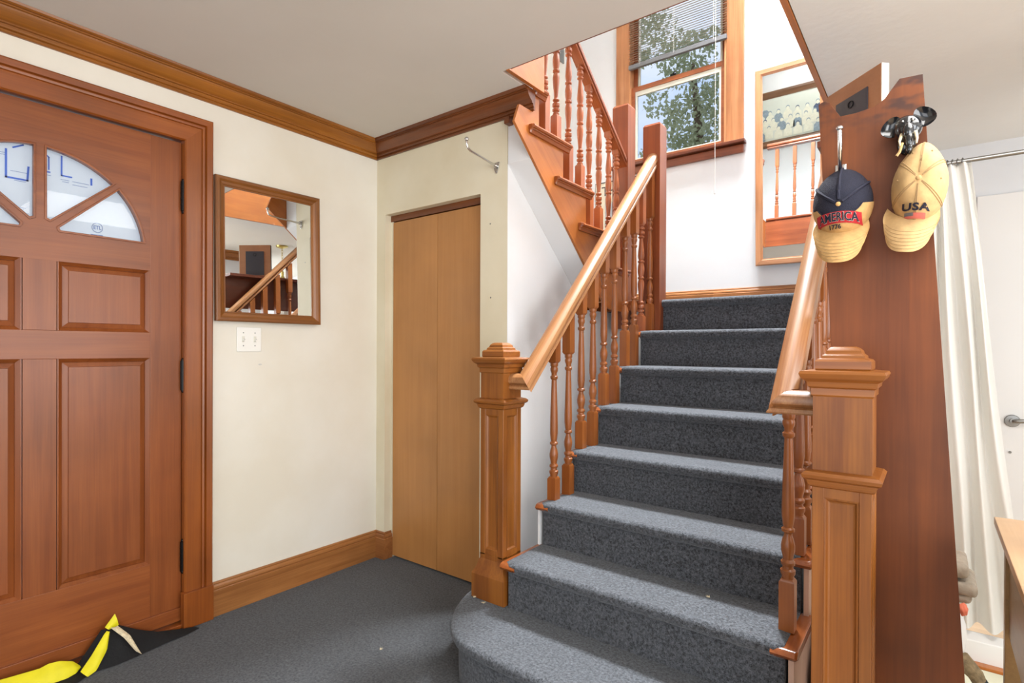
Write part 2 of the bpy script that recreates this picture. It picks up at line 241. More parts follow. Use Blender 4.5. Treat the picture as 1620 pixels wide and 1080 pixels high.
# ------------------------------------------------------------ geometry helpers (world coordinates)
ORG = {}          # world origin of every object made
class MB:
    def __init__(s): s.bm = bmesh.new()
    def faces(s, vs, fs):
        v = [s.bm.verts.new(p) for p in vs]
        for f in fs:
            try: s.bm.faces.new([v[i] for i in f])
            except ValueError: pass
        return v
    def box(s, x0, x1, y0, y1, z0, z1, bev=0.0, seg=2):
        b = bmesh.new()
        vs = [b.verts.new((x, y, z)) for z in (z0, z1) for y in (y0, y1) for x in (x0, x1)]
        for f in ((0, 2, 3, 1), (4, 5, 7, 6), (0, 1, 5, 4), (2, 6, 7, 3), (0, 4, 6, 2), (1, 3, 7, 5)): b.faces.new([vs[i] for i in f])
        if bev: bmesh.ops.bevel(b, geom=b.edges[:], offset=bev, segments=seg, profile=0.5, affect='EDGES')
        s.merge(b); return s
    def merge(s, b, M=None):
        if M is not None: bmesh.ops.transform(b, matrix=M, verts=b.verts)
        me = bpy.data.meshes.new('t'); b.to_mesh(me); b.free(); s.bm.from_mesh(me); bpy.data.meshes.remove(me)
    def loft(s, rings, close=True, caps=True):
        n = len(rings[0]); vs = [[s.bm.verts.new(p) for p in r] for r in rings]
        for a, b in zip(vs[:-1], vs[1:]):
            for i in range(n if close else n - 1):
                j = (i + 1) % n
                try: s.bm.faces.new((a[i], a[j], b[j], b[i]))
                except ValueError: pass
        if caps and close:
            for r in (vs[0][::-1], vs[-1]):
                try: s.bm.faces.new(r)
                except ValueError: pass
        return s
    def prism(s, poly, axis, a0, a1, bev=0):
        def P(u, v, w): return {'x': (w, u, v), 'y': (u, w, v), 'z': (u, v, w)}[axis]
        b = bmesh.new()
        lo = [b.verts.new(P(u, v, a0)) for u, v in poly]; hi = [b.verts.new(P(u, v, a1)) for u, v in poly]
        b.faces.new(lo); b.faces.new(hi[::-1]); n = len(poly)
        for i in range(n): b.faces.new((lo[i], hi[i], hi[(i + 1) % n], lo[(i + 1) % n]))
        bmesh.ops.recalc_face_normals(b, faces=b.faces)
        if bev: bmesh.ops.bevel(b, geom=b.edges[:], offset=bev, segments=2, profile=0.5, affect='EDGES')
        s.merge(b); return s
    def lathe(s, prof, c, seg=16, axis=(0, 0, 1)):
        q = Vector((0, 0, 1)).rotation_difference(Vector(axis)).to_matrix()
        rings = [[Vector(c) + q @ Vector((r * math.cos(2 * math.pi * k / seg), r * math.sin(2 * math.pi * k / seg), z)) for k in range(seg)] for r, z in prof]
        return s.loft(rings)
    def tube(s, pts, r, seg=10):
        pts = [Vector(p) for p in pts]; rings = []; up = Vector((0.13, 0.31, 0.94)).normalized()
        for i, p in enumerate(pts):
            d = (pts[min(i + 1, len(pts) - 1)] - pts[max(i - 1, 0)]).normalized()
            a = d.cross(up).normalized(); b = a.cross(d)
            rr = r[i] if isinstance(r, (list, tuple)) else r
            rings.append([p + (a * math.cos(t) + b * math.sin(t)) * rr for t in (2 * math.pi * k / seg for k in range(seg))])
        return s.loft(rings)
    def ball(s, c, rx, ry=None, rz=None, R=None, seg=16):
        b = bmesh.new(); bmesh.ops.create_uvsphere(b, u_segments=seg, v_segments=max(6, seg // 2 + 2), radius=1)
        M = Matrix.Translation(c) @ (R.to_4x4() if R else Matrix.Identity(4)) @ Matrix.Diagonal((rx, ry or rx, rz or rx, 1))
        s.merge(b, M); return s
    def grid(s, fn, nu, nv, closeu=False):
        vs = [[s.bm.verts.new(fn(i / nu, j / nv)) for i in range(nu + (0 if closeu else 1))] for j in range(nv + 1)]
        for j in range(nv):
            for i in range(nu):
                k = (i + 1) % nu if closeu else i + 1
                try: s.bm.faces.new((vs[j][i], vs[j][k], vs[j + 1][k], vs[j + 1][i]))
                except ValueError: pass
        return s
    def shape2d(s, loops, depth, P, bevel=0.0, res=1):
        """filled 2-D outline with holes, extruded; P maps (u, v, w) to world"""
        cu = bpy.data.curves.new('t', 'CURVE'); cu.dimensions = '2D'; cu.fill_mode = 'BOTH'; cu.extrude = depth / 2; cu.bevel_depth = bevel; cu.bevel_resolution = res
        for lp in loops:
            sp = cu.splines.new('POLY'); sp.points.add(len(lp) - 1)
            for i, (u, v) in enumerate(lp): sp.points[i].co = (u, v, 0, 1)
            sp.use_cyclic_u = True
        s.curve(cu, P); return s
    def curve(s, cu, P):
        o = bpy.data.objects.new('t', cu); COL.objects.link(o); bpy.context.view_layer.update()
        me = bpy.data.meshes.new_from_object(o.evaluated_get(bpy.context.evaluated_depsgraph_get()))
        for v in me.vertices: v.co = P(*v.co)
        s.bm.from_mesh(me); bpy.data.meshes.remove(me); bpy.data.objects.remove(o); bpy.data.curves.remove(cu)
    def text(s, body, size, P, off=0.0, ext=0.0004, sx=1.0, space=1.0):
        cu = bpy.data.curves.new('t', 'FONT'); cu.body = body; cu.size = size; cu.align_x = 'CENTER'; cu.align_y = 'CENTER'; cu.extrude = ext; cu.offset = off; cu.space_character = space
        cu.resolution_u = 3
        s.curve(cu, lambda u, v, w: P(u * sx, v, w)); return s
    def build(s, name, mat, parent=None, origin=None, smooth=True, kind=None, ang=32):
        bm = s.bm; bmesh.ops.remove_doubles(bm, verts=bm.verts, dist=1e-6)
        bmesh.ops.recalc_face_normals(bm, faces=bm.faces)
        if parent is not None: org = ORG[parent.name]
        elif origin is not None: org = Vector(origin)
        else:
            xs = [v.co for v in bm.verts]
            org = Vector(((min(v.x for v in xs) + max(v.x for v in xs)) / 2, (min(v.y for v in xs) + max(v.y for v in xs)) / 2, min(v.z for v in xs)))
        bmesh.ops.translate(bm, verts=bm.verts, vec=-org)
        me = bpy.data.meshes.new(name); bm.to_mesh(me); bm.free()
        me.materials.append(mat)
        if smooth:
            me.shade_smooth(); me.set_sharp_from_angle(angle=math.radians(ang))
        o = bpy.data.objects.new(name, me); COL.objects.link(o)
        if smooth and ang < 100:
            wn_ = o.modifiers.new('weighted', 'WEIGHTED_NORMAL'); wn_.keep_sharp = True; wn_.weight = 100
        if parent is not None: o.parent = parent
        else: o.location = org
        ORG[o.name] = Vector(org)
        if kind: o['kind'] = kind
        return o
def tag(o, label, cat, group=None):
    o['label'] = label; o['category'] = cat
    if group: o['group'] = group
    return o
def thing(name, label, cat, loc=(0, 0, 0), group=None):
    o = bpy.data.objects.new(name, None); COL.objects.link(o); o.location = loc; o.empty_display_size = 0.05
    ORG[o.name] = Vector(loc); return tag(o, label, cat, group)
def lab(o, s): o['label'] = s; return o
def struct(o): o['kind'] = 'structure'; return o
def sroot(name, loc):
    o = bpy.data.objects.new(name, None); COL.objects.link(o); o.location = loc; o['kind'] = 'structure'; ORG[o.name] = Vector(loc); return o

# ------------------------------------------------------------ dimensions
ZC = 2.328      # hall ceiling
ZF2 = 2.60      # upper floor
YB = 2.0        # back wall
ZT = 5.0        # top ceiling
SZ = [0.182, 0.365, 0.543, 0.727, 0.908, 1.092, 1.278, 1.461]
SY = [-0.65, -0.365, -0.14, 0.09, 0.31, 0.525, 0.745, 0.985]

# ------------------------------------------------------------ the room
MB().box(-0.12, 2.26, -5.6, 2.0, -0.06, 0).build('floor', CARPETF, kind='structure', smooth=False)
fl = sroot('floor_living_room', (4, -1.5, -0.06))
k = 0
for j in range(64):
    y = -5.6 + j * 0.12
    MB().box(2.262, 5.9, y, y + 0.118, -0.06, 0.0).build('plank', FLOORW, fl, smooth=False)
# wall A (front door wall): door opening y -1.95 .. -1.008
wl = MB(); wl.box(-0.12, 0, -1.0, YB + 0.1, 0, ZT); wl.box(-0.12, 0, -5.6, -1.97, 0, ZT); wl.box(-0.12, 0, -1.97, -1.0, 2.06, ZT)
wl.build('wall_left', W_A, kind='structure', smooth=False)
# wall B with the closet opening
wb = MB(); wb.box(0, 0.072, 0, 0.09, 0, ZC); wb.box(0.774, 0.938, 0, 0.09, 0, ZC); wb.box(0.072, 0.774, 0, 0.09, 1.923, ZC)
wb.build('wall_closet', W_B, kind='structure', smooth=False)
# side wall of the closet (plane x=.94), top follows the underside of the upper flight
def zu(y): return 2.033 - 0.89 * y      # bottom line of the upper stringer
MB().prism([(0.0901, 0), (YB - 0.001, 0), (YB - 0.001, 1.40), (0.70, 1.40), (0.645, zu(0.645)), (0.0901, zu(0.0901))], 'x', 0.85, 0.9405).box(0.9382, 0.9405, 0.0005, 0.0905, 0, zu(0.0) - .001).build('wall_under_stairs', W_S, kind='structure', smooth=False)
# plaster soffit under the upper flight
MB().prism([(0.0, zu(0.0)), (0.645, zu(0.645)), (0.645, zu(0.645) + 0.03), (0.0, zu(0.0) + 0.03)], 'x', 0.941, 1.067).box(0.941, 1.067, 0.0005, 0.012, zu(0), 2.239).build('ceiling_stair_soffit', W_S, kind='structure', smooth=False)
MB().box(0.94, 1.19, 1.03, 1.06, 0, 1.40).build('wall_under_landing', W_S, kind='structure', smooth=False)
# back wall with the window opening x .60..1.34, z 2.62..4.35
bw = MB(); bw.box(-0.12, 0.60, YB, YB + 0.12, 0, ZT); bw.box(1.34, 5.9, YB, YB + 0.12, 0, ZT)
bw.box(0.60, 1.34, YB, YB + 0.12, 0, 2.62); bw.box(0.60, 1.34, YB, YB + 0.12, 4.35, ZT)
bw.build('wall_back', W_L, kind='structure', smooth=False)
# ceilings / upper floor slab around the stairwell
c = MB(); c.box(-0.12, 2.12, -5.6, -0.22, ZC, ZF2 - 0.01); c.box(0.0, 1.08, -0.22, 0.0, ZC, ZC + 0.04)
c.build('ceiling', CEIL, kind='structure', smooth=False)
MB().box(2.122, 5.9, -5.6, YB, ZC, ZF2 - 0.01).build('ceiling_living_room', CEILW, kind='structure', smooth=False)
MB().box(0, 2.12, -5.6, -0.24, ZF2 - 0.008, ZF2).build('floor_upper_hall', CARPETF, kind='structure', smooth=False)
MB().box(-0.12, 5.9, -2.0, YB + 0.12, ZT, ZT + 0.08).build('ceiling_upper', CEILW, kind='structure', smooth=False)
MB().box(2.122, 2.22, -2.0, YB, ZF2, ZT).build('wall_upper_right', W_L, kind='structure', smooth=False)
MB().box(0, 2.12, -1.45, -1.35, ZF2, ZT).build('wall_upper_front', W_S, kind='structure', smooth=False)
# living room far walls
lw = MB(); lw.box(5.9, 6.0, -5.6, -2.6, 0, ZC); lw.box(5.9, 6.0, -0.6, YB, 0, ZC); lw.box(5.9, 6.0, -2.6, -0.6, 0, 0.8)
lw.build('wall_right', W_L, kind='structure', smooth=False)
MB().box(3.50, 3.60, 0.10, 0.98, 0, ZC).build('wall_living_room', W_L, kind='structure', smooth=False)

# ---- crown mouldings (mitred in the corner)
CP = [(0, 2.24), (0.009, 2.24), (0.012, 2.243), (0.012, 2.249), (0.008, 2.252), (0.013, 2.255), (0.016, 2.260), (0.016, 2.266), (0.024, 2.267), (0.024, 2.272), (0.028, 2.276), (0.038, 2.283), (0.048, 2.293), (0.055, 2.304), (0.056, 2.310), (0.064, 2.3105), (0.064, 2.315), (0.071, 2.316), (0.076, 2.320), (0.079, 2.3275), (0, 2.3275)]
MB().loft([[(o, -o, z) for o, z in CP], [(o, -5.6, z) for o, z in CP]]).build('trim_crown_left', CROWNY, kind='structure', ang=18)
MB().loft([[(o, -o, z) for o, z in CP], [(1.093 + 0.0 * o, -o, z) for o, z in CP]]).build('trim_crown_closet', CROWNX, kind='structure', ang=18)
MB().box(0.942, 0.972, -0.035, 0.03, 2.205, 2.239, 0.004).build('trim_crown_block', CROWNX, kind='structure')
CP2 = [(o * 1.2, ZC - (ZC - z) * 1.0) for o, z in CP]
MB().loft([[(3.50 - o, 0.10, z) for o, z in CP2], [(3.50 - o, 0.93 + o, z) for o, z in CP2]]).build('trim_crown_living_room', CROWNY, kind='structure', ang=18)

# ---- baseboards
BP_ = [(0, 0), (0.018, 0), (0.018, 0.112), (0.014, 0.116), (0.016, 0.122), (0.014, 0.13), (0.008, 0.137), (0.009, 0.142), (0.006, 0.148), (0, 0.148)]
MB().loft([[(o, -0.906, z) for o, z in BP_], [(o, -o, z) for o, z in BP_]]).build('baseboard_left', BASEY, kind='structure', ang=18)
MB().loft([[(o, -o, z) for o, z in BP_], [(0.072 + o * 0.9, -o, z) for o, z in BP_], [(0.072 + o * 0.9, 0.045, z) for o, z in BP_]]).build('baseboard_closet', BASEX, kind='structure', ang=18)
MB().loft([[(1.26, YB - o, 1.461 + z) for o, z in BP_], [(2.2, YB - o, 1.461 + z) for o, z in BP_]]).build('baseboard_landing', BASEX, kind='structure', ang=18)
MB().loft([[(0.0, YB - o, 1.461 + z) for o, z in BP_], [(1.26, YB - o, 1.461 + z) for o, z in BP_]]).build('baseboard_landing_left', BASEX, kind='structure', ang=18)

# ------------------------------------------------------------ front door and its casing
def casing_profile(w):      # (across, out) fluted flat casing
    return [(0, 0), (0, 0.012), (0.004, 0.018), (0.012, 0.018), (w * .5, 0.02), (w * .55, 0.020), (w * .57, 0.015), (w * .60, 0.015), (w * .62, 0.022), (w * .68, 0.024), (w * .70, 0.017), (w * .73, 0.017), (w * .76, 0.028), (w * .95, 0.030), (w, 0.026), (w, 0)]
cs = sroot('trim_door_casing', (0, -1.0, 0))
pr = casing_profile(0.108)
MB().loft([[(o, -1.012 + a, 0.15) for a, o in pr], [(o, -1.012 + a, 2.045 + a) for a, o in pr]]).build('casing_upright', CASV, cs, ang=18)
MB().loft([[(o, -1.012 + a, 2.045 + a) for a, o in pr], [(o, -1.958 - a, 2.045 + a) for a, o in pr]]).build('casing_head', CASH, cs, ang=18)
MB().loft([[(o, -1.958 - a, 0.15) for a, o in pr], [(o, -1.958 - a, 2.045 + a) for a, o in pr]]).build('casing_upright', CASV, cs, ang=18)
MB().box(0, 0.036, -1.022, -0.902, 0, 0.15, 0.003).build('plinth_block', CASV, cs)
MB().box(0, 0.036, -2.068, -1.948, 0, 0.15, 0.003).build('plinth_block', CASV, cs)
jm = MB(); jm.box(-0.12, 0.0, -1.01, -1.0, 0, 2.06); jm.box(-0.12, 0, -1.97, -1.96, 0, 2.06); jm.box(-0.12, 0, -1.97, -1.0, 2.05, 2.06)
jm.build('jamb', CASV, cs, smooth=False)
MB().box(-0.1, 0.012, -1.96, -1.01, 0, 0.018, 0.004).build('threshold', CASH, cs)

dr = sroot('door_1', (-0.04, -1.48, 0.02))
CY = -1.475
def DP(x): return lambda u, v, w: (x + w, u, v)
DXF = -0.020     # door face
# stiles
MB().box(-0.06, DXF, -1.128, -1.012, 0.024, 2.041, 0.0015).build('stile', DOORV, dr)
MB().box(-0.06, DXF, -1.955, -1.826, 0.024, 2.041, 0.0015).build('stile', DOORV, dr)
MB().box(-0.06, DXF, -1.522, -1.428, 0.294, 1.134, 0.001).build('mullion', DOORV, dr)
MB().box(-0.06, DXF, -1.522, -1.428, 1.238, 1.490, 0.001).build('mullion', DOORV, dr)
# rails
MB().box(-0.06, DXF, -1.827, -1.1275, 0.024, 0.294, 0.0015).build('rail', DOORH, dr)
MB().box(-0.06, DXF, -1.827, -1.1275, 1.134, 1.238, 0.0015).build('rail', DOORH, dr)
MB().box(-0.022, DXF + 0.012, -1.955, -1.012, 0.026, 0.082, 0.003).build('weather_strip_board', DOORH, dr)
# top section with the fan light cut out
def arc(cy_, cz, r, a0, a1, n): return [(cy_ + r * math.cos(math.radians(a0 + (a1 - a0) * i / n)), cz + r * math.sin(math.radians(a0 + (a1 - a0) * i / n))) for i in range(n + 1)]
RC = 1.570
def pane_hi(sg):   # next to the vertical muntin
    p = [(y, z) for y, z in arc(0, 0, 0.329, 48, 88, 12)]
    p = [(0.228, 0.243)] + [q for q in p if 0.013 < q[0] < 0.226] + [(0.013, 0.328), (0.013, 0.066), (0.022, 0.062), (0.028, 0.058)]
    return [(CY + sg * y, RC + z) for y, z in p]
def pane_lo(sg):
    p = [(q) for q in arc(0, 0, 0.329, 5.0, 45, 12) if q[0] > 0.238]
    p = p + [(0.240, 0.228), (0.048, 0.044), (0.049, 0.034), (0.055, 0.026), (0.328, 0.026)]
    return [(CY + sg * y, RC + z) for y, z in p]
loops = [pane_hi(1), pane_hi(-1), pane_lo(1), pane_lo(-1)]
top = [(-1.8265, 1.490), (-1.128, 1.490), (-1.128, 2.041), (-1.8265, 2.041)]
MB().shape2d([top] + loops, 0.036, DP(-0.040), 0.0015).build('fan_light_rail', DOORH, dr, ang=25)
# raised bead around every light
for lp in loops:
    cyy = sum(p[0] for p in lp) / len(lp); czz = sum(p[1] for p in lp) / len(lp)
    def inset(lp, d):
        n = len(lp); out = []
        for i in range(n):
            a, b, c_ = Vector(lp[i - 1]), Vector(lp[i]), Vector(lp[(i + 1) % n])
            e1 = (b - a).normalized(); e2 = (c_ - b).normalized()
            nn = (Vector((-e1.y, e1.x)) + Vector((-e2.y, e2.x)))
            if nn.length < 1e-6: nn = Vector((-e1.y, e1.x))
            nn.normalize()
            if nn.dot(Vector((cyy, czz)) - b) < 0: nn = -nn
            out.append(tuple(b + nn * d))
        return out
    MB().shape2d([lp, inset(lp, 0.006)], 0.012, DP(-0.024), 0.0012).build('glazing_bead', DOORH, dr, ang=25)
MB().box(-0.044, -0.041, CY - 0.345, CY + 0.345, 1.585, 1.91).build('fan_light_glass', GLASS, dr, smooth=False)
# raised panels
for (y0, y1) in ((-1.422, -1.130), (-1.824, -1.528)):
    for (z0, z1) in ((0.294, 1.134), (1.238, 1.490)):
        def ring(d, x): return [(x, y0 + d, z0 + d), (x, y1 - d, z0 + d), (x, y1 - d, z1 - d), (x, y0 + d, z1 - d)]
        MB().loft([ring(-0.004, -0.055), ring(-0.004, -0.022), ring(0.0, -0.022), ring(0.006, -0.028), ring(0.012, -0.034), ring(0.013, -0.040), ring(0.030, -0.034), ring(0.031, -0.029)]).build('panel', DOORV, dr, ang=18)
for zz in (1.815, 1.06, 0.296):
    h = MB(); h.tube([(-0.008, -1.0095, zz - 0.062), (-0.008, -1.0095, zz + 0.062)], 0.0105, 12)
    for q in (-0.066, 0.066): h.ball((-0.008, -1.0095, zz + q), 0.008, seg=8)
    for q in (-0.036, -0.012, 0.012, 0.036): h.tube([(-0.008, -1.0095, zz + q - 0.001), (-0.008, -1.0095, zz + q + 0.001)], 0.0118, 12)
    lab(h.build('hinge', BLACKM, dr), 'black ball-tipped butt hinge')
# house wrap sheet outside the fan light with its print
hw = MB(); hw.grid(lambda u, v: (-0.075 + 0.004 * math.sin(9 * u + 3 * v) * math.sin(6 * v), -1.90 + u * 0.86, 1.55 + v * 0.42), 24, 12)
wr = tag(hw.build('house_wrap_sheet', WRAP), 'white house wrap with blue print behind the front door fan light', 'sheet')
def strokes(b, pts, w, x=-0.0695):
    for (y0, z0), (y1, z1) in zip(pts[:-1], pts[1:]):
        d = Vector((y1 - y0, z1 - z0)); L = d.length; d /= L; n = Vector((-d.y, d.x)) * w / 2; e = d * w / 2
        q = [(y0 - e.x - n.x, z0 - e.y - n.y), (y1 + e.x - n.x, z1 + e.y - n.y), (y1 + e.x + n.x, z1 + e.y + n.y), (y0 - e.x + n.x, z0 - e.y + n.y)]
        b.prism(q, 'x', x, x + 0.0006)
b = MB()
strokes(b, [(-1.557, 1.868), (-1.557, 1.772), (-1.500, 1.772), (-1.497, 1.820)], 0.006); strokes(b, [(-1.538, 1.880), (-1.512, 1.895)], 0.005)
strokes(b, [(-1.462, 1.893), (-1.440, 1.872), (-1.440, 1.828)], 0.004); strokes(b, [(-1.466, 1.818), (-1.438, 1.818)], 0.005)
strokes(b, [(-1.403, 1.885), (-1.403, 1.815), (-1.374, 1.815)], 0.005); strokes(b, [(-1.312, 1.823), (-1.312, 1.802)], 0.006)
strokes(b, [(-1.640, 1.860), (-1.640, 1.780), (-1.600, 1.780)], 0.005); strokes(b, [(-1.70, 1.80), (-1.67, 1.80), (-1.67, 1.84)], 0.004)
b.build('blue_line_print', INK, wr, smooth=False, kind='stuff')
b = MB(); RNG = random.Random(3)
for (y, z, L) in ((-1.545, 1.797, 0.045), (-1.535, 1.765, 0.03), (-1.455, 1.806, 0.02), (-1.405, 1.800, 0.024), (-1.40, 1.793, 0.018), (-1.37, 1.800, 0.05), (-1.37, 1.788, 0.045), (-1.535, 1.672, 0.03), (-1.53, 1.665, 0.02), (-1.59, 1.855, 0.03), (-1.59, 1.848, 0.03), (-1.66, 1.74, 0.04)):
    strokes(b, [(y, z), (y + L, z + 0.0)], 0.0016)
ring = [(-1.293 + 0.017 * math.cos(t / 18 * 2 * math.pi), 1.640 + 0.018 * math.sin(t / 18 * 2 * math.pi)) for t in range(19)]
strokes(b, ring, 0.002); strokes(b, [(-1.312, 1.612), (-1.276, 1.612)], 0.003)
b.text('ETL', 0.020, lambda u, v, w: (-0.069 + w, -1.293 + u, 1.640 + v), off=0.0006, sx=0.8)
b.build('fine_print', INKL, wr, smooth=False, kind='stuff')

# ------------------------------------------------------------ closet bifold door
cd = sroot('door_2', (0.42, 0.046, 0))
MB().box(0.086, 0.4375, 0.046, 0.076, 0.010, 1.886, 0.002).build('door_leaf', BIFOLD, cd)
MB().box(0.4395, 0.774, 0.046, 0.076, 0.010, 1.886, 0.002).build('door_leaf', BIFOLD, cd)
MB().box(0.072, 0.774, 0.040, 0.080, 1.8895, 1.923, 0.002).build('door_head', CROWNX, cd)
MB().box(0.072, 0.0855, 0.046, 0.090, 0, 1.8895).build('jamb', W_B, cd, smooth=False)
MB().box(0.774, 0.79, 0.044, 0.090, 0, 1.8895).build('jamb', W_B, cd, smooth=False)
MB().box(0.0, 0.85, 0.30, 0.33, 0, ZC).build('wall_closet_back', W_B, kind='structure', smooth=False)

# ------------------------------------------------------------ wall mirror beside the door
def framed(root, P, u0, u1, v0, v1, w, d, mv, mh, prof=None):
    """four mitred frame members; P(u, v, out)"""
    prof = prof or [(0, 0), (0, d * .8), (w * .12, d), (w * .35, d), (w * .55, d * .7), (w * .8, d * .55), (w * .88, d * .4), (w, d * .4), (w, 0)]
    def at(a, side, end):
        if side == 'l': return (u0 + a, (v0 + a) if end == 0 else (v1 - a))
        if side == 'r': return (u1 - a, (v0 + a) if end == 0 else (v1 - a))
        if side == 'b': return ((u0 + a) if end == 0 else (u1 - a), v0 + a)
        return ((u0 + a) if end == 0 else (u1 - a), v1 - a)
    for side in 'lrbt':
        MB().loft([[P(*at(a, side, e), o) for a, o in prof] for e in (0, 1)]).build('frame_bar', mv if side in 'lr' else mh, root, ang=20)
mr = thing('wall_mirror', 'walnut framed rectangular mirror on the cream wall beside the front door', 'mirror', (0.01, -0.641, 1.295))
MT = 0.0105
def PA(u, v, o): return (0.016 + o + 0.020 * (u + 0.64) - 0.019 * (v - 1.615), u, v)
framed(mr, PA, -0.894, -0.389, 1.295, 1.934, 0.043, 0.024, MIRF, MIRX)
g = MB(); g.faces([PA(-0.856, 1.333, 0.006), PA(-0.427, 1.333, 0.006), PA(-0.427, 1.896, 0.006), PA(-0.856, 1.896, 0.006)], [(0, 1, 2, 3)])
g.build('mirror_glass', MIRROR, mr, smooth=False)
g = MB(); g.faces([PA(-0.89, 1.30, 0.001), PA(-0.39, 1.30, 0.001), PA(-0.39, 1.93, 0.001), PA(-0.89, 1.93, 0.001)], [(0, 1, 2, 3)]); g.build('backing', DARKB, mr, smooth=False)

# switch plate
sp = thing('light_switch', 'white double toggle switch plate under the walnut mirror', 'switch', (0.001, -0.734, 1.16))
MB().box(0.001, 0.007, -0.791, -0.677, 1.160, 1.272, 0.003).build('plate', IVORY, sp)
for yy in (-0.762, -0.708):
    MB().box(0.006, 0.009, yy - 0.006, yy + 0.006, 1.204, 1.230, 0.001).build('toggle_bezel', VINYL, sp)
    MB().prism([(0.008, 1.210), (0.022, 1.206), (0.022, 1.213), (0.008, 1.222)], 'y', yy - 0.0035, yy + 0.0035).build('toggle', IVORY, sp)
    for zz in (1.187, 1.246): MB().lathe([(0.0, 0), (0.003, 0), (0.003, 0.0015), (0, 0.002)], (0.0065, yy, zz), 8, (1, 0, 0)).build('screw', NICKEL, sp)

# coat hook on the closet wall
hk = thing('coat_hook', 'chrome coat hook with a ball end above the closet door', 'hook', (0.876, -0.001, 2.035))
MB().prism([(0.856, 2.052), (0.894, 2.052), (0.8865, 2.018), (0.879, 2.000), (0.871, 2.000), (0.8635, 2.018)], 'y', -0.006, -0.001, 0.0015).build('hook_plate', CHROME, hk)
h = MB(); h.tube([(0.876, -0.004, 2.034), (0.878, -0.05, 2.037), (0.882, -0.14, 2.044), (0.884, -0.198, 2.049), (0.885, -0.215, 2.056), (0.885, -0.222, 2.070), (0.885, -0.223, 2.086)], [0.0075, 0.0055, 0.0048, 0.0048, 0.005, 0.005, 0.005], 12)
h.ball((0.885, -0.223, 2.092), 0.0095); h.ball((0.876, -0.012, 2.035), 0.011, seg=12)
h.build('hook_arm', CHROME, hk)
for zz in (2.044, 2.008): MB().ball((0.875, -0.0065, zz), 0.0032, 0.0015, 0.0032, seg=8).build('screw', NICKEL, hk)
# nail holes and scuffs
for (x, z) in ((0.836, 1.77), (0.84, 1.42)):
    MB().ball((x, -0.001, z), 0.004, 0.0015, 0.004, seg=8).build('nail', NICKEL, bpy.data.objects['wall_closet'])
MB().ball((0.001, -0.68, 1.10), 0.0015, 0.009, 0.004, seg=8).build('paint_chip', CORD, bpy.data.objects['wall_left'])

# ------------------------------------------------------------ lower staircase
st = thing('staircase', 'lower flight of stairs covered in grey heather carpet', 'staircase', (1.70, 0.2, 0))
for k in range(1, 8):
    z1, z0, y = SZ[k], SZ[k - 1], SY[k]
    yb = (SY[k + 1] + 0.03) if k < 7 else 1.10
    ry = y + 0.028                                    # riser plane
    xl = 1.212 + (1.262 - 1.212) * (k - 1) / 6; xr = 2.183
    prof = [(ry, z0 - 0.012), (ry, z1 - 0.045), (y + 0.012, z1 - 0.040), (y + 0.003, z1 - 0.030), (y, z1 - 0.020), (y + 0.003, z1 - 0.009), (y + 0.012, z1 - 0.002), (y + 0.022, z1), (yb, z1), (yb, z1 - 0.035), (ry + 0.02, z1 - 0.05), (ry + 0.02, z0 - 0.012)]
    n = 40; s = MB(); rings = []
    for i in range(n + 1):
        x = xl + (xr - xl) * i / n; j = 0.0018 * math.sin(i * 1.7 + k) + 0.001 * math.sin(i * 3.9)
        e = 0.006 * (max(0, 1 - i / 1.0) + max(0, 1 - (n - i) / 1.0))
        rings.append([(x, yy + (j if yy < ry + 0.001 else 0) + (e if yy < y + 0.02 else 0), zz - (e * .6 if zz > z1 - 0.01 else 0)) for yy, zz in prof])
    s.loft(rings).build('carpeted_step', CARPET, st, ang=50)
# bottom step with the rounded end
def bull(off):
    L = [(0.985, -0.20), (0.99, -0.327), (1.010, -0.385), (1.040, -0.452), (1.090, -0.530), (1.150, -0.590), (1.215, -0.628), (1.300, -0.645), (1.45, -0.650), (2.10, -0.655), (2.183, -0.652)]
    return [(x + off * (0.9 if i < 6 else 0.2) * (1 if i < 9 else 0), y + off * (0.2 if i < 3 else (0.7 if i < 6 else 1.0))) for i, (x, y) in enumerate(L)] + [(2.183, -0.32), (1.20, -0.20)]
bs = MB(); rings = []
for off, z in ((0.028, 0.0), (0.028, 0.137), (0.012, 0.142), (0.003, 0.152), (0.0, 0.162), (0.003, 0.173), (0.012, 0.180), (0.022, 0.182)):
    rings.append([(x, y, z) for x, y in bull(off)])
bs.loft(rings).build('carpeted_step', CARPET, st, ang=50)
# wooden returns at the open ends
for side, xa, xb in ((0, 1.176, 1.262), (1, 2.150, 2.218)):
    for k in range(1, 8):
        y = SY[k]; yb = (SY[k + 1] if k < 7 else 1.02); z1 = SZ[k] - 0.006
        xa2 = 1.188 + (1.262 - 1.212) * (k - 1) / 6 if side == 0 else xa
        s = MB(); prof = [(y + 0.016, z1 - 0.03), (y + 0.004, z1 - 0.026), (y - 0.004, z1 - 0.015), (y + 0.004, z1 - 0.004), (y + 0.016, z1), (yb + 0.04, z1), (yb + 0.04, z1 - 0.03)]
        def off(pr_, d): return [(min(max(yy + (d if i < 5 else -d if side else 0), y), yb + 0.04) if d else yy, zz + (d * .6 if zz < z1 - 0.015 else -d * .6)) for i, (yy, zz) in enumerate(pr_)]
        a, bx = xa2, xb
        if side == 0: r = [[(a, *q) for q in off(prof, 0.006)], [(a + 0.005, *q) for q in prof], [(bx, *q) for q in prof]]
        else: r = [[(a, *q) for q in prof], [(bx - 0.006, *q) for q in prof], [(bx, *q) for q in off(prof, 0.006)]]
        s.loft(r).build('tread_return', RETW, st, ang=40)
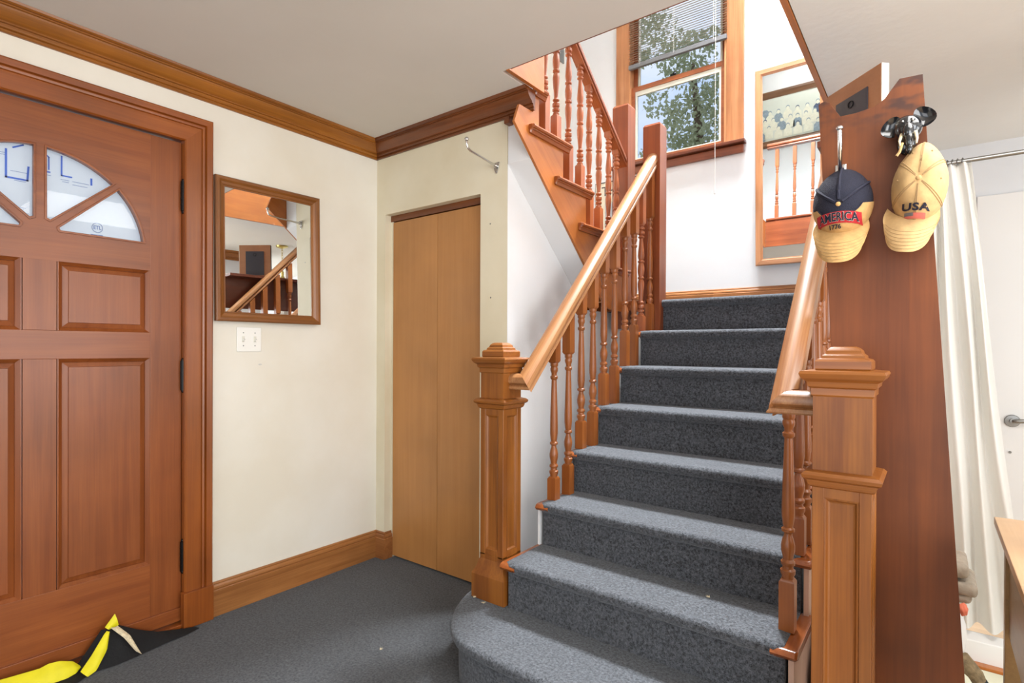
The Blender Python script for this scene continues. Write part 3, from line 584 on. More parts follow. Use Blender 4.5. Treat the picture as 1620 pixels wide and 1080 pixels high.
def saw(xa, xb, name, mat):
    P = [(SY[0] + 0.05, 0.0)] if xa > 2 else [(-0.30, 0.0)]
    ks = range(0, 8) if xa > 2 else range(1, 8)
    for k in ks:
        ry = SY[k] + 0.026 if k else SY[0] + 0.05
        if not (k == 1 and xa < 2): P.append((ry, SZ[k - 1] - 0.036 if k else 0.0))
        else: P.append((-0.30, 0.0)) ; ry = -0.30
        P.append((ry, SZ[k] - 0.036))
    P += [(1.05, SZ[7] - 0.036), (1.05, 0.0)]
    Q = []
    for p in P:
        if not Q or (abs(p[0] - Q[-1][0]) + abs(p[1] - Q[-1][1])) > 1e-5: Q.append(p)
    MB().prism(Q, 'x', xa, xb).build(name, mat, st, smooth=False)
saw(1.196, 1.205, 'skirt_board', W_S); lab(saw_ := bpy.data.objects['skirt_board'], 'white painted skirt board')
saw(2.192, 2.206, 'stringer', PALEW)
# landing
ld = MB(); ld.box(0.0, 2.2, 1.08, YB, SZ[7] - 0.05, SZ[7], 0.006); ld.box(0.0, 1.19, 0.96, 1.08, SZ[7] - 0.05, SZ[7], 0.004)
lab(ld.build('landing_carpet', CARPET, st), 'grey carpet on the landing')
MB().box(0.0, 1.21, 0.935, 0.96, 1.40, SZ[7] - 0.004, 0.003).build('landing_fascia', RETW, st)

# ------------------------------------------------------------ turned balusters
def bal_profile(kind, r):
    if kind == 'vase':
        pts = [(0, .80), (.015, .80), (.03, .98), (.05, 1.0), (.06, .72), (.075, .70), (.085, .92), (.10, .94), (.115, .66), (.13, .70), (.17, .92), (.20, .94), (.235, .76), (.26, .55), (.275, .55), (.285, .88), (.30, .88), (.31, .62), (.33, .72), (.38, .86), (.44, .86), (.60, .76), (.80, .60), (.85, .56), (.862, .80), (.88, .82), (.89, .58), (.91, .60), (.93, .80), (.95, .84), (.965, .70), (.975, .86), (1.0, .86)]
    else:
        half = [(0, .82), (.012, .88), (.022, .62), (.03, .62), (.038, .92), (.055, .95), (.063, .60), (.07, .62), (.08, .92), (.105, .95), (.115, .66), (.125, .55), (.135, .86), (.145, .86), (.155, .52), (.17, .50), (.22, .62), (.30, .84), (.345, .90), (.375, .78), (.395, .60), (.403, .90), (.417, .90), (.425, .66), (.46, .86), (.49, .92)]
        pts = half + [(1 - t, v) for t, v in half[::-1]]
    return [(v * r, t) for t, v in pts]
def baluster_mesh(kind, hb, ht, htop, w=0.039):
    """local: base centre at origin"""
    b = MB(); h = w / 2
    def blk(z0, z1, ch0, ch1):
        rings = []
        def sq(s_, z): return [(-s_, -s_, z), (s_, -s_, z), (s_, s_, z), (-s_, s_, z)]
        if ch0: rings += [sq(h * .72, z0), sq(h, z0 + 0.009)]
        else: rings += [sq(h, z0)]
        if ch1: rings += [sq(h, z1 - 0.009), sq(h * .72, z1)]
        else: rings += [sq(h, z1)]
        b.loft(rings)
    blk(0, hb, False, True)
    b.lathe([(r, hb + t * ht) for r, t in bal_profile(kind, h)], (0, 0, 0), 14)
    blk(hb + ht, hb + ht + htop, True, False)
    return b
def add_baluster(root, kind, x, y, z, hb, ht, htop, mat, w=0.039, slope=0.0):
    b = baluster_mesh(kind, hb, ht, htop, w)
    if slope:
        zt = hb + ht + htop
        for v in b.bm.verts:
            if v.co.z > zt - 1e-4: v.co.z += slope * v.co.y
    bmesh.ops.translate(b.bm, verts=b.bm.verts, vec=(x, y, z))
    return b.build('baluster', mat, root, ang=40)

RP = [(-0.027, -0.030), (0.027, -0.030), (0.030, -0.026), (0.028, -0.017), (0.0205, -0.012), (0.027, -0.008), (0.0325, -0.004), (0.034, 0.006), (0.031, 0.018), (0.022, 0.027), (0.010, 0.031), (0, 0.032), (-0.010, 0.031), (-0.022, 0.027), (-0.031, 0.018), (-0.034, 0.006), (-0.0325, -0.004), (-0.027, -0.008), (-0.0205, -0.012), (-0.028, -0.017), (-0.030, -0.026)]
def rail_solid(b, P0, P1, n0=None, n1=None, sc=1.0):
    P0, P1 = Vector(P0), Vector(P1); d = (P1 - P0).normalized()
    right = d.cross(Vector((0, 0, 1))).normalized(); up = right.cross(d)
    def cut(P, n):
        n = Vector(n) if n is not None else d
        out = []
        for s_, u in RP:
            q = P + right * s_ * sc + up * u * sc
            q = q + d * ((P - q).dot(n) / d.dot(n)); out.append(q)
        return out
    b.loft([cut(P0, n0), cut(P1, n1)])
def newel(root, cx, cy_, h, z0, mat, capm, plinth=True, md=0.0, td=0.0):
    """box newel with recessed panels; h = half width"""
    zt = 1.204
    def sq(s_, z): return [(cx - s_, cy_ - s_, z), (cx + s_, cy_ - s_, z), (cx + s_, cy_ + s_, z), (cx - s_, cy_ + s_, z)]
    nb = MB()
    if plinth:
        nb.loft([sq(h + .024, z0), sq(h + .024, z0 + .095), sq(h + .020, z0 + .105), sq(h + .012, z0 + .118), sq(h + .007, z0 + .135), sq(h + .002, z0 + .150), sq(h, z0 + .155), sq(h, z0 + .175)])
    zb = z0 + (0.175 if plinth else 0.0)
    # body with corner posts, rails and sunk panel faces
    pz0, pz1 = zb + 0.02, 0.915 + md; i = 0.026
    nb.loft([sq(h - 0.010, zb - 0.01), sq(h - 0.010, 0.94 + md)])
    for sx in (-1, 1):
        for sy in (-1, 1):
            xa, xb = sorted((cx + sx * h, cx + sx * (h - i))); ya, yb_ = sorted((cy_ + sy * h, cy_ + sy * (h - i)))
            nb.box(xa, xb, ya, yb_, zb - 0.005, 0.945 + md, 0.0012, 1)
    for z0_, z1_ in ((zb - 0.005, pz0), (pz1, 0.945 + md)):
        nb.box(cx - h + 0.001, cx + h - 0.001, cy_ - h + 0.001, cy_ + h - 0.001, z0_, z1_)
    body = nb.build('newel_post', mat, root, ang=20)
    pb = MB()
    for ax in range(4):
        R_ = Matrix.Rotation(math.pi / 2 * ax, 3, 'Z')
        def q(u, o, z):
            v = R_ @ Vector((u, -(h - o), 0)); return (cx + v.x, cy_ + v.y, z)
        a = h - i - 0.0005
        def rg(d, o): return [q(-a + d, o, pz0 + d), q(a - d, o, pz0 + d), q(a - d, o, pz1 - d), q(-a + d, o, pz1 - d)]
        b = MB(); b.loft([rg(0, 0.012), rg(0, 0.001), rg(0.004, 0.002), rg(0.008, 0.007), rg(0.012, 0.0085)])
        b.build('newel_panel', mat, body, ang=18)
    mb = MB(); mb.loft([sq(h, .938 + md), sq(h + .006, .942 + md), sq(h + .010, .952 + md), sq(h + .010, .956 + md), sq(h + .019, .962 + md), sq(h + .021, .970 + md), sq(h + .014, .977 + md), sq(h, .981 + md)])
    mb.build('mid_moulding', capm, body, ang=25)
    ub = MB(); ub.loft([sq(h - .001, .978 + md), sq(h - .001, 1.09 + td)]); ub.build('upper_block', mat, body, ang=20)
    cb_ = MB(); cb_.loft([sq(h - .001, 1.08 + td), sq(h + .003, 1.084 + td), sq(h + .003, 1.100 + td), sq(h + .009, 1.104 + td), sq(h + .011, 1.116 + td), sq(h + .020, 1.122 + td), sq(h + .024, 1.128 + td), sq(h + .027, 1.136 + td), sq(h + .024, 1.142 + td), sq(h - .006, 1.145 + td),
                          sq(h - .004, 1.148 + td), sq(h - .004, 1.166 + td), sq(h - .008, 1.171 + td), sq(h - .017, 1.174 + td), sq(h - .018, 1.180 + td), sq(h - .024, 1.185 + td), sq(h - .026, 1.192 + td), sq(h - .033, 1.199 + td), sq(h - .040, 1.202 + td)])
    cb_.build('cap', capm, body, ang=25)
    return body

# left lower balustrade
SL = 0.985
lb = thing('stair_railing', 'oak railing on the left of the carpeted stairs, with panelled newel and turned balusters', 'railing', (1.20, 0.3, 0.18))
newel(lb, 1.1185, -0.2685, 0.0585, 0.183, NEWEL, NEWELX)
XR = 1.235
def zl(y): return 1.040 + SL * (y + 0.27)
rb = MB(); P0 = Vector((XR, 0.957, zl(0.957))); P1 = Vector((XR, -0.262, zl(-0.262))); P2 = Vector((1.176, -0.262, zl(-0.262)))
d1 = (P1 - P0).normalized(); d2 = (P2 - P1).normalized(); nm = (d1 + d2).normalized()
rail_solid(rb, P0, P1, (0, 1, 0), nm); rb.build('handrail', RAIL, lb, ang=28)
rb = MB(); rail_solid(rb, P1, P2, nm, None); rb.build('handrail_return', RAIL, lb, ang=28)
ys = [(-0.055, 2), (0.060, 2), (0.170, 3), (0.278, 3), (0.386, 4), (0.498, 4), (0.615, 5), (0.724, 5), (0.835, 6), (0.930, 6)]
for i, (y, k) in enumerate(ys):
    zb = SZ[k] - 0.002; ztop = zl(y) - 0.040 * math.sqrt(1 + SL * SL) + 0.008
    hb = 0.098 + 0.105 * (y + 0.055) / 0.8 + (0.02 if i % 2 else 0)
    if i == 8: add_baluster(lb, 'ring', XR - 0.01, y, zb, 0.09, 0.50, max(0.03, ztop - zb - 0.59), BALU, slope=SL); continue
    if i == 9: hb = 0.16
    ht = 0.480
    if ztop - zb - hb - ht < 0.03: ht = ztop - zb - hb - 0.03
    add_baluster(lb, 'vase', XR, y, zb, hb, ht, ztop - zb - hb - ht, BAL, slope=SL)
def post(root, x0, x1, y0, y1, z0, z1, mat, name='post'):
    b = MB(); i = 0.006
    b.loft([[(x0, y0, z0), (x1, y0, z0), (x1, y1, z0), (x0, y1, z0)], [(x0, y0, z1 - 0.012), (x1, y0, z1 - 0.012), (x1, y1, z1 - 0.012), (x0, y1, z1 - 0.012)], [(x0 + i, y0 + i, z1), (x1 - i, y0 + i, z1), (x1 - i, y1 - i, z1), (x0 + i, y1 - i, z1)]])
    return b.build(name, mat, root, ang=20)
lab(post(lb, 1.180, 1.282, 0.955, 1.050, SZ[6] - 0.05, 2.462, REDV, 'landing_post'), 'tall plain red-brown square post')
# right lower balustrade
rt = thing('stair_railing', 'oak railing on the right of the carpeted stairs, panelled newel nearest the camera', 'railing', (2.25, 0.3, 0.0))
newel(rt, 2.331, -0.4175, 0.0625, 0.0, NEWEL, NEWELX, md=-0.097, td=-0.016)
XQ = 2.192
def zr(y): return 1.045 + 1.0 * (y + 0.40)
rb = MB(); P0 = Vector((XQ, 0.957, zr(0.957))); P1 = Vector((XQ, -0.405, zr(-0.405))); P2 = Vector((2.271, -0.405, zr(-0.405)))
d1 = (P1 - P0).normalized(); d2 = (P2 - P1).normalized(); nm = (d1 + d2).normalized()
rail_solid(rb, P0, P1, (0, 1, 0), nm); rb.build('handrail', RAIL, rt, ang=28)
rb = MB(); rail_solid(rb, P1, P2, nm, None); rb.build('handrail_return', RAIL, rt, ang=28)
for i, (y, k) in enumerate([(-0.245, 1), (-0.095, 2), (0.025, 2), (0.150, 3), (0.265, 3), (0.375, 4), (0.49, 4), (0.605, 5), (0.72, 5), (0.84, 6)]):
    zb = SZ[k] - 0.002; ztop = zr(y) - 0.040 * 1.414 + 0.008; hb = 0.150 if i == 0 else 0.12 + 0.1 * max(0, y)
    ht = min(0.480, ztop - zb - hb - 0.02); 
    add_baluster(rt, 'vase', 2.172, y, zb, hb, ht, ztop - zb - hb - ht, BAL, 0.041, slope=1.0)
post(rt, 2.135, 2.235, 0.955, 1.05, SZ[6] - 0.05, 2.25, REDV, 'landing_post')

# ------------------------------------------------------------ upper staircase (rises towards the camera above the closet)
us = thing('upper_staircase', 'upper wooden flight rising over the closet with moulded tread ends', 'staircase', (0.6, 0.3, 1.461))
UZ = [1.461 + 0.1783 * k for k in range(0, 7)]
UR = [None, 0.922, 0.700, 0.478, 0.256, 0.048, -0.18]       # riser k plane (faces +y)
for k in range(1, 6):
    MB().box(0.012, 1.066, max(UR[k + 1] - 0.01, 0.002), UR[k] + 0.03, UZ[k] - 0.028, UZ[k], 0.004).build('tread', STRV, us)
    MB().box(0.012, 1.060, UR[k] - 0.02, UR[k] - 0.0005, UZ[k - 1], UZ[k] - 0.028).build('riser', STRV, us, smooth=False)
    y0, y1 = UR[k + 1] - 0.085, UR[k] + 0.045; z = UZ[k]
    if k == 5: y0 = 0.002
    pf = [(0, 0), (0.020, 0), (0.027, -0.004), (0.030, -0.011), (0.027, -0.018), (0.020, -0.020), (0.020, -0.024), (0.015, -0.027), (0.011, -0.034), (0.010, -0.040), (0, -0.040)]
    b = MB(); b.loft([[(1.0815 + o * .6, y0 + 0.006, z + zz * .85 - 0.002) for o, zz in pf], [(1.0805 + o, y0 + 0.012, z + zz) for o, zz in pf], [(1.0805 + o, y1 - o * .2, z + zz) for o, zz in pf]])
    b.build('tread_moulding', RETW, us, ang=25)
P = [(UR[1] + 0.0, 1.30), (UR[1], UZ[1] - 0.028)]
for k in range(2, 6): P += [(UR[k], UZ[k - 1] - 0.028), (UR[k], UZ[k] - 0.028)]
P += [(0.002, UZ[5] - 0.028), (0.002, 2.237), (-0.10, 2.237), (-0.135, zu(-0.135)), (0.645, zu(0.645)), (0.70, 1.41), (0.78, 1.395)]
P = [(UR[1], UZ[1] - 0.028)] + P[2:]
P.append((UR[1], 1.395))
MB().prism(P, 'x', 1.068, 1.080).build('stringer', STRV, us, smooth=False)
lab(MB().box(1.10, 1.118, -0.222, 0.036, ZC - 0.004, ZF2, 0.002).build('fascia_board', STRV, us), 'triangular looking end of the floor fascia')
ur = thing('upper_stair_railing', 'red-brown railing with ringed balusters on the upper flight', 'railing', (1.05, 0.4, 1.8))
def zur(y): return 2.352 - 0.785 * (y - 0.865)
rb = MB(); rail_solid(rb, (1.052, 0.957, zur(0.957)), (1.052, -0.30, zur(-0.30)), (0, 1, 0), (0, 1, 0), 0.85); rb.build('handrail', RAILR, ur, ang=28)
for i, (y, k) in enumerate([(0.020, 5), (0.136, 4), (0.236, 4), (0.350, 3), (0.466, 3), (0.560, 2), (0.668, 2), (0.782, 1), (0.878, 1)]):
    zb = UZ[k]; ztop = zur(y) - 0.028
    hb = 0.205 if i % 2 else 0.135
    if k == 5: hb = 0.1
    ht = 0.520
    add_baluster(ur, 'ring', 1.050, y, zb, hb, ht, max(0.05, ztop - zb - hb - ht), BALU, 0.038, slope=-0.785)
lab(post(ur, 0.985, 1.085, 0.957, 1.055, 1.30, 2.622, REDV, 'newel_post'), 'plain square red-brown newel post')

# ------------------------------------------------------------ stairwell opening trims and upper hall railing
MB().box(2.098, 2.119, -0.235, YB, ZC - 0.004, ZF2 + 0.0, 0.002).build('trim_fascia_right', ORANGE, kind='structure')
MB().box(1.12, 2.097, -0.2195, -0.212, ZC + 0.001, ZF2, 0.001).build('trim_fascia_front', REDX, kind='structure')
MB().box(1.12, 2.097, -0.30, -0.200, ZF2, ZF2 + 0.026, 0.008).build('trim_hall_nosing', REDX, kind='structure')
hr = thing('hall_railing', 'upstairs hall railing seen reflected in the tall landing mirror', 'railing', (1.6, -0.25, ZF2 + 0.026))
rb = MB(); rail_solid(rb, (1.12, -0.25, 3.395), (1.70, -0.25, 3.395), None, None, 0.95); rb.build('handrail', RAILR, hr, ang=28)
x = 1.215
while x < 1.62: add_baluster(hr, 'vase', x, -0.25, ZF2 + 0.026, 0.14, 0.40, 0.185, BALU, 0.034); x += 0.166
post(hr, 1.625, 1.70, -0.29, -0.21, ZF2 + 0.026, 3.50, PANELY, 'newel_post')

# antique group photograph on the hall wall (flat print)
ph = thing('framed_photograph', 'antique group photograph in a dark frame, reflected in the landing mirror', 'picture', (1.35, -1.345, 3.80))
def PF(u, v, o): return (u, -1.349 + o, v)
pf0, pf1, pv0, pv1 = 0.66, 1.66, 3.80, 4.50
framed(ph, PF, pf0, pf1, pv0, pv1, 0.085, 0.03, DARKFRM, DARKFRM)
MB().box(pf0 + .08, pf1 - .08, -1.347, -1.342, pv0 + .08, pv1 - .08).build('photo_print', PAPER, ph, smooth=False)
bd, bm_, bl = MB(), MB(), MB(); RN = random.Random(11)
def disc(b, cx, cz, rx, rz, y, seg=10): b.prism([(cx + rx * math.cos(2 * math.pi * t / seg), cz + rz * math.sin(2 * math.pi * t / seg)) for t in range(seg)], 'y', y, y + 0.0004)
lay = 0
for row, (zz, n) in enumerate(((4.24, 8), (4.14, 9), (4.03, 8))):
    for i in range(n):
        cx = pf0 + 0.13 + (i + 0.5 * (row % 2)) * 0.84 / n + RN.uniform(-.01, .01); cz = zz + RN.uniform(-.015, .015)
        dark = RN.random() < (0.06 if i < n - 2 else 0.5); y = -1.3405 + row * 0.002
        (bd if dark else (bl if RN.random() < .7 else bm_)).prism([(cx - .05, cz - .13), (cx + .05, cz - .13), (cx + .045, cz - .05), (cx + .02, cz - .02), (cx - .02, cz - .02), (cx - .045, cz - .05)], 'y', y, y + .0004)
        disc(bd if RN.random() < .35 else bm_, cx, cz + .006, .022, .027, y + .0006); disc(bl, cx, cz - .004, .019, .024, y + .0012)
disc(bm_, 0.84, 4.20, .06, .09, -1.3412); disc(bd, 1.50, 4.10, .07, .14, -1.3412)
bd.build('dark_figures_print', PHOTOD, ph, smooth=False, kind='stuff'); bm_.build('grey_figures_print', PHOTOM, ph, smooth=False, kind='stuff'); bl.build('pale_figures_print', PHOTOL, ph, smooth=False, kind='stuff')

# ------------------------------------------------------------ landing window
wn = sroot('window_1', (0.97, YB, 2.58))
def wcas(x0, x1, z0, z1, mat): return MB().box(x0, x1, YB - 0.022, YB - 0.0005, z0, z1, 0.004).build('window_casing', mat, wn)
wcas(1.345, 1.462, 2.625, 4.45, WINV); wcas(0.490, 0.602, 2.625, 4.45, WINV); wcas(0.490, 1.462, 4.36, 4.48, WINX)
MB().box(0.455, 1.480, YB - 0.065, YB - 0.0005, 2.604, 2.628, 0.006).build('window_sill', PANELY, wn)
MB().box(0.475, 1.466, YB - 0.030, YB - 0.0005, 2.545, 2.603, 0.008).build('window_apron', REDX, wn)
jb = MB(); jb.box(0.602, 0.612, YB - .02, YB + .11, 2.62, 4.35); jb.box(1.330, 1.345, YB - .02, YB + .11, 2.62, 4.35); jb.box(0.60, 1.345, YB - .02, YB + .11, 4.34, 4.36)
jb.build('window_jamb', WINV, wn, smooth=False)
def sash(x0, x1, z0, z1, y, w, bot, mat, gm=True):
    o = MB().box(x0, x0 + w, y, y + 0.03, z0, z1, 0.002).box(x1 - w, x1, y, y + 0.03, z0, z1, 0.002).box(x0 + w, x1 - w, y, y + 0.03, z0, z0 + bot, 0.002).box(x0 + w, x1 - w, y, y + 0.03, z1 - 0.035, z1, 0.002).build('window_sash', mat, wn)
    v = MB(); a = 0.016
    v.box(x0 + w, x0 + w + a, y + .008, y + .026, z0 + bot, z1 - .035).box(x1 - w - a, x1 - w, y + .008, y + .026, z0 + bot, z1 - .035).box(x0 + w + a, x1 - w - a, y + .008, y + .026, z0 + bot, z0 + bot + a * .6).box(x0 + w + a, x1 - w - a, y + .008, y + .026, z1 - .035 - a * 2.2, z1 - .035)
    v.build('storm_liner', VINYL, o, smooth=False)
    g = MB(); g.faces([(x0 + w, y + .016, z0 + bot), (x1 - w, y + .016, z0 + bot), (x1 - w, y + .016, z1 - .035), (x0 + w, y + .016, z1 - .035)], [(0, 1, 2, 3)]); g.build('window_pane', GLASS, o, smooth=False)
sash(0.612, 1.332, 2.628, 3.235, YB + 0.005, 0.030, 0.038, WINX)
sash(0.612, 1.332, 3.205, 4.34, YB + 0.045, 0.034, 0.030, WINX)
MB().box(0.93, 0.975, YB - 0.006, YB + 0.006, 3.236, 3.246, 0.002).tube([(0.95, YB - .005, 3.244), (0.975, YB - .02, 3.252)], 0.004, 8).build('sash_lock', BLACKM, wn)
# blind
bd_ = thing('window_blind', 'taupe slatted blind raised halfway over the landing window', 'blind', (0.97, YB - 0.03, 3.36))
sm = MB(); sm.grid(lambda u, v: (0.606 + u * 0.742, YB - 0.040 + v * 0.022, 0.0015 * math.sin(math.pi * v) + (v - .5) * 0.007), 1, 3)
z = 3.405; first = None
while z < 4.30:
    if first is None:
        b = MB(); b.bm.free(); b.bm = sm.bm; bmesh.ops.translate(b.bm, verts=b.bm.verts, vec=(0, 0, z)); first = b.build('slat', SLAT, bd_); z0_ = z
    else:
        o = first.copy(); COL.objects.link(o); o.parent = bd_; o.location = (0, 0, z - z0_)
    z += 0.0175
lab(MB().box(0.606, 1.350, YB - 0.042, YB - 0.014, 3.362, 3.394, 0.004).build('bottom_rail', SLATB, bd_), 'grey bottom rail')
MB().box(0.606, 1.340, YB - 0.045, YB - 0.008, 4.30, 4.338, 0.002).build('head_rail', SLAT, bd_)
for xx in (0.70, 0.97, 1.26): MB().tube([(xx, YB - 0.041, 3.38), (xx, YB - 0.041, 4.31)], 0.0016, 6).build('ladder_cord', CORD, bd_)
MB().tube([(1.285, YB - 0.072, 4.30), (1.285, YB - 0.072, 2.30)], 0.0016, 6).build('pull_cord', CORD, bd_)
MB().lathe([(0.001, 0), (0.006, 0.004), (0.005, 0.03), (0.002, 0.04)], (1.285, YB - 0.072, 2.27), 8).build('cord_tassel', CORD, bd_)

# poster left of the window, under the sill
po = thing('poster', 'cream printed notice on the landing wall behind the upper balusters', 'poster', (0.48, YB - 0.002, 1.93))
MB().box(0.300, 0.660, YB - 0.004, YB - 0.001, 1.93, 2.535).build('paper', POSTER, po, smooth=False)
MB().box(0.30, 0.66, YB - 0.006, YB - 0.004, 2.527, 2.535).box(0.300, 0.304, YB - 0.006, YB - 0.004, 1.93, 2.53).build('dark_edge', LETTER, po, smooth=False)
MB().text('THEN', 0.11, lambda u, v, w: (0.50 + u, YB - 0.0052 - w, 2.455 + v), ext=0.0003).build('lettering', LETTER, po, smooth=False)
MB().box(0.39, 0.60, YB - 0.0055, YB - 0.004, 1.98, 2.36).build('printed_block', WRAP, po, smooth=False)
MB().box(0.001, 0.012, 1.885, 1.965, 3.60, 3.74, 0.002).build('wall_thermostat', NICKEL); tag(bpy.data.objects['wall_thermostat'], 'small grey wall box high up behind the upper balusters', 'wall box')

# tall mirror on the landing wall
tm = thing('tall_mirror', 'tall oak framed mirror on the white landing wall', 'mirror', (1.74, YB - 0.02, 1.745))
TT = -0.018
def PT(u, v, o): return (u - (v - 1.745) * 0.012, YB - 0.030 - o - (v - 1.745) * TT, v)
framed(tm, PT, 1.552, 1.985, 1.745, 3.078, 0.045, 0.022, OAKF, OAKX, [(0, 0), (0, 0.018), (0.006, 0.022), (0.034, 0.022), (0.038, 0.014), (0.045, 0.012), (0.045, 0)])
g = MB(); g.faces([PT(1.594, 1.786, 0.008), PT(1.943, 1.786, 0.008), PT(1.943, 3.036, 0.008), PT(1.594, 3.036, 0.008)], [(0, 1, 2, 3)]); g.build('mirror_glass', MIRROR, tm, smooth=False)
g = MB(); g.faces([PT(1.56, 1.75, 0.002), PT(1.98, 1.75, 0.002), PT(1.98, 3.07, 0.002), PT(1.56, 3.07, 0.002)], [(0, 1, 2, 3)]); g.build('backing', DARKB, tm, smooth=False)

# ------------------------------------------------------------ tall shelf unit with the leaning mahogany end panel
su = thing('hall_shelf_unit', 'mahogany-stained shelf unit, tall notched end panel behind the right newel', 'shelf unit', (2.4, 0.0, 0))
pts = [(2.240, 1.884), (2.252, 1.889), (2.266, 1.882), (2.276, 1.864), (2.293, 1.836), (2.330, 1.836), (2.375, 1.843), (2.398, 1.858), (2.415, 1.882), (2.430, 1.902), (2.4785, 1.900)]
pb = MB(); LL = [(2.330, 0.0), (2.285, 1.16)]; 
outl = [(2.336, 0.0)] + pts + [(2.592, 0.0)]
pb.shape2d([outl], 0.020, lambda u, v, w: (u, -0.200 + w, v), 0.001).build('end_panel', PANEL, su, ang=25)
MB().box(2.190, 2.420, 0.10, 1.62, 1.862, 1.884, 0.002).build('top_shelf', PANELY, su)
MB().box(2.300, 2.320, -0.188, 1.62, 1.60, 1.800, 0.001).box(2.300, 2.320, 0.10, 1.62, 1.8, 1.862).build('front_board', PANELY, su)
MB().box(2.34, 2.56, 1.60, 1.62, 0.0, 1.862, 0.001).build('far_panel', PANELY, su)
# knots / dark burn marks along the panel top belong to the wood itself
BURN = plain('panel_burn_mark', (84, 42, 24), 0.45, noise=0.3, nscale=30)

# picture seen from behind, standing on the shelf
pc = thing('standing_picture', 'picture frame seen from the back, tilted on top of the shelf unit', 'picture', (2.28, 0.33, 1.885))
N = Vector((2.362, 0.255, 0)); F = Vector((2.176, 0.440, 0)); dirv = (F - N).normalized(); nrm = Vector((-dirv.y, dirv.x, 0)); nrm = nrm if nrm.x > 0 else -nrm
PW = (F - N).length; zb_, zt_ = 1.886, 2.160
def PP(u, v, o): q = N + dirv * u + nrm * o; return (q.x, q.y, v)
def ring(d, o): return [PP(d, zb_ + d, o), PP(PW - d, zb_ + d, o), PP(PW - d, zt_ - d, o), PP(d, zt_ - d, o)]
MB().loft([ring(0, 0), ring(0, 0.022), ring(0.004, 0.025), ring(0.018, 0.025), ring(0.02, 0.020)]).build('frame_front', BLKF, pc)
MB().loft([ring(0.0, -0.0005), ring(0.0, -0.004)]).build('frame_back', FRAMEB, pc, smooth=False)
g = MB(); g.loft([ring(0.017, 0.0255), ring(0.017, 0.0262)]); g.build('picture_print', PICBLUE, pc, smooth=False)
g = MB(); a = 0.055; g.loft([[PP(a, zb_ + .01, o), PP(PW - a, zb_ + .01, o), PP(PW - a, zt_ - .055, o), PP(a, zt_ - .055, o)] for o in (-0.0045, -0.009)]); g.build('easel_back', DARKB, pc, smooth=False)
g = MB(); g.tube([PP(PW / 2 + 0.012 * math.cos(t / 12 * 2 * math.pi), zt_ - .085 + 0.012 * math.sin(t / 12 * 2 * math.pi), -0.011) for t in range(13)], 0.002, 6); g.build('hanging_ring', BLACKM, pc)
g = MB(); g.loft([[PP(-0.0006, zb_, o), PP(-0.0006, zt_, o), PP(-0.003, zt_, o), PP(-0.003, zb_, o)] for o in (-0.003, 0.024)]); g.build('side_edge', VINYL, pc, smooth=False)

# ------------------------------------------------------------ hook and caps on the panel
def projy(c, rx, d, rz, x, z, lift, sh=0.0):
    co = 0.7
    for _ in range(6):
        t = 1 - ((x - c[0]) / rx) ** 2 - ((z + sh * co - c[2]) / rz) ** 2; co = math.sqrt(max(0.0, t))
    return c[1] - d * math.sqrt(max(0.0, t)) - lift
h1 = thing('cap_hook', 'chrome coat hook holding the navy and tan cap', 'hook', (2.296, -0.212, 1.66))
MB().box(2.282, 2.310, -0.214, -0.2105, 1.645, 1.700, 0.0015).build('hook_plate', CHROME, h1)
h = MB(); h.tube([(2.296, -0.213, 1.672), (2.297, -0.232, 1.676), (2.299, -0.262, 1.692), (2.301, -0.282, 1.716), (2.302, -0.290, 1.745), (2.302, -0.296, 1.770)], 0.0058, 12); h.lathe([(0.005, 0), (0.0088, 0.003), (0.0095, 0.007), (0.006, 0.011), (0.0, 0.012)], (2.302, -0.297, 1.768), 12)
h.build('hook_arm', CHROME, h1)

def cap(root, c, rx, d, rz, tilt, crown_fn, bill, billmat, back_fn=None):
    pass
c1 = (2.3015, -0.222, 1.589)
cp = thing('baseball_cap', 'navy mesh and tan cap reading AMERICA 1776 on the shelf end panel', 'cap', (c1[0], -0.215, 1.41))
rx, dd, rz = 0.0725, 0.090, 0.094
SHF = 0.022
def crown_pt(c, rx, d, rz, th, ph, k=1.0):
    # th 0..1 from front pole to rim ; egg shaped: taller above
    s = math.sin(th * math.pi / 2); co = math.cos(th * math.pi / 2)
    x = rx * s * math.cos(ph); z = rz * s * math.sin(ph) - SHF * co
    if z > 0: z *= 1.0; x *= 1 - 0.10 * (z / rz) ** 2
    return (c[0] + x * k, c[1] - d * co * k, c[2] + z * k)
TOP = math.radians(90)
def is_panel(th, ph): return math.radians(198) < ph < math.radians(352)
g = MB(); g.grid(lambda u, v: crown_pt(c1, rx, dd, rz, v, u * 2 * math.pi), 40, 16, closeu=True); 
crown = g.build('mesh_crown', NAVY, cp)
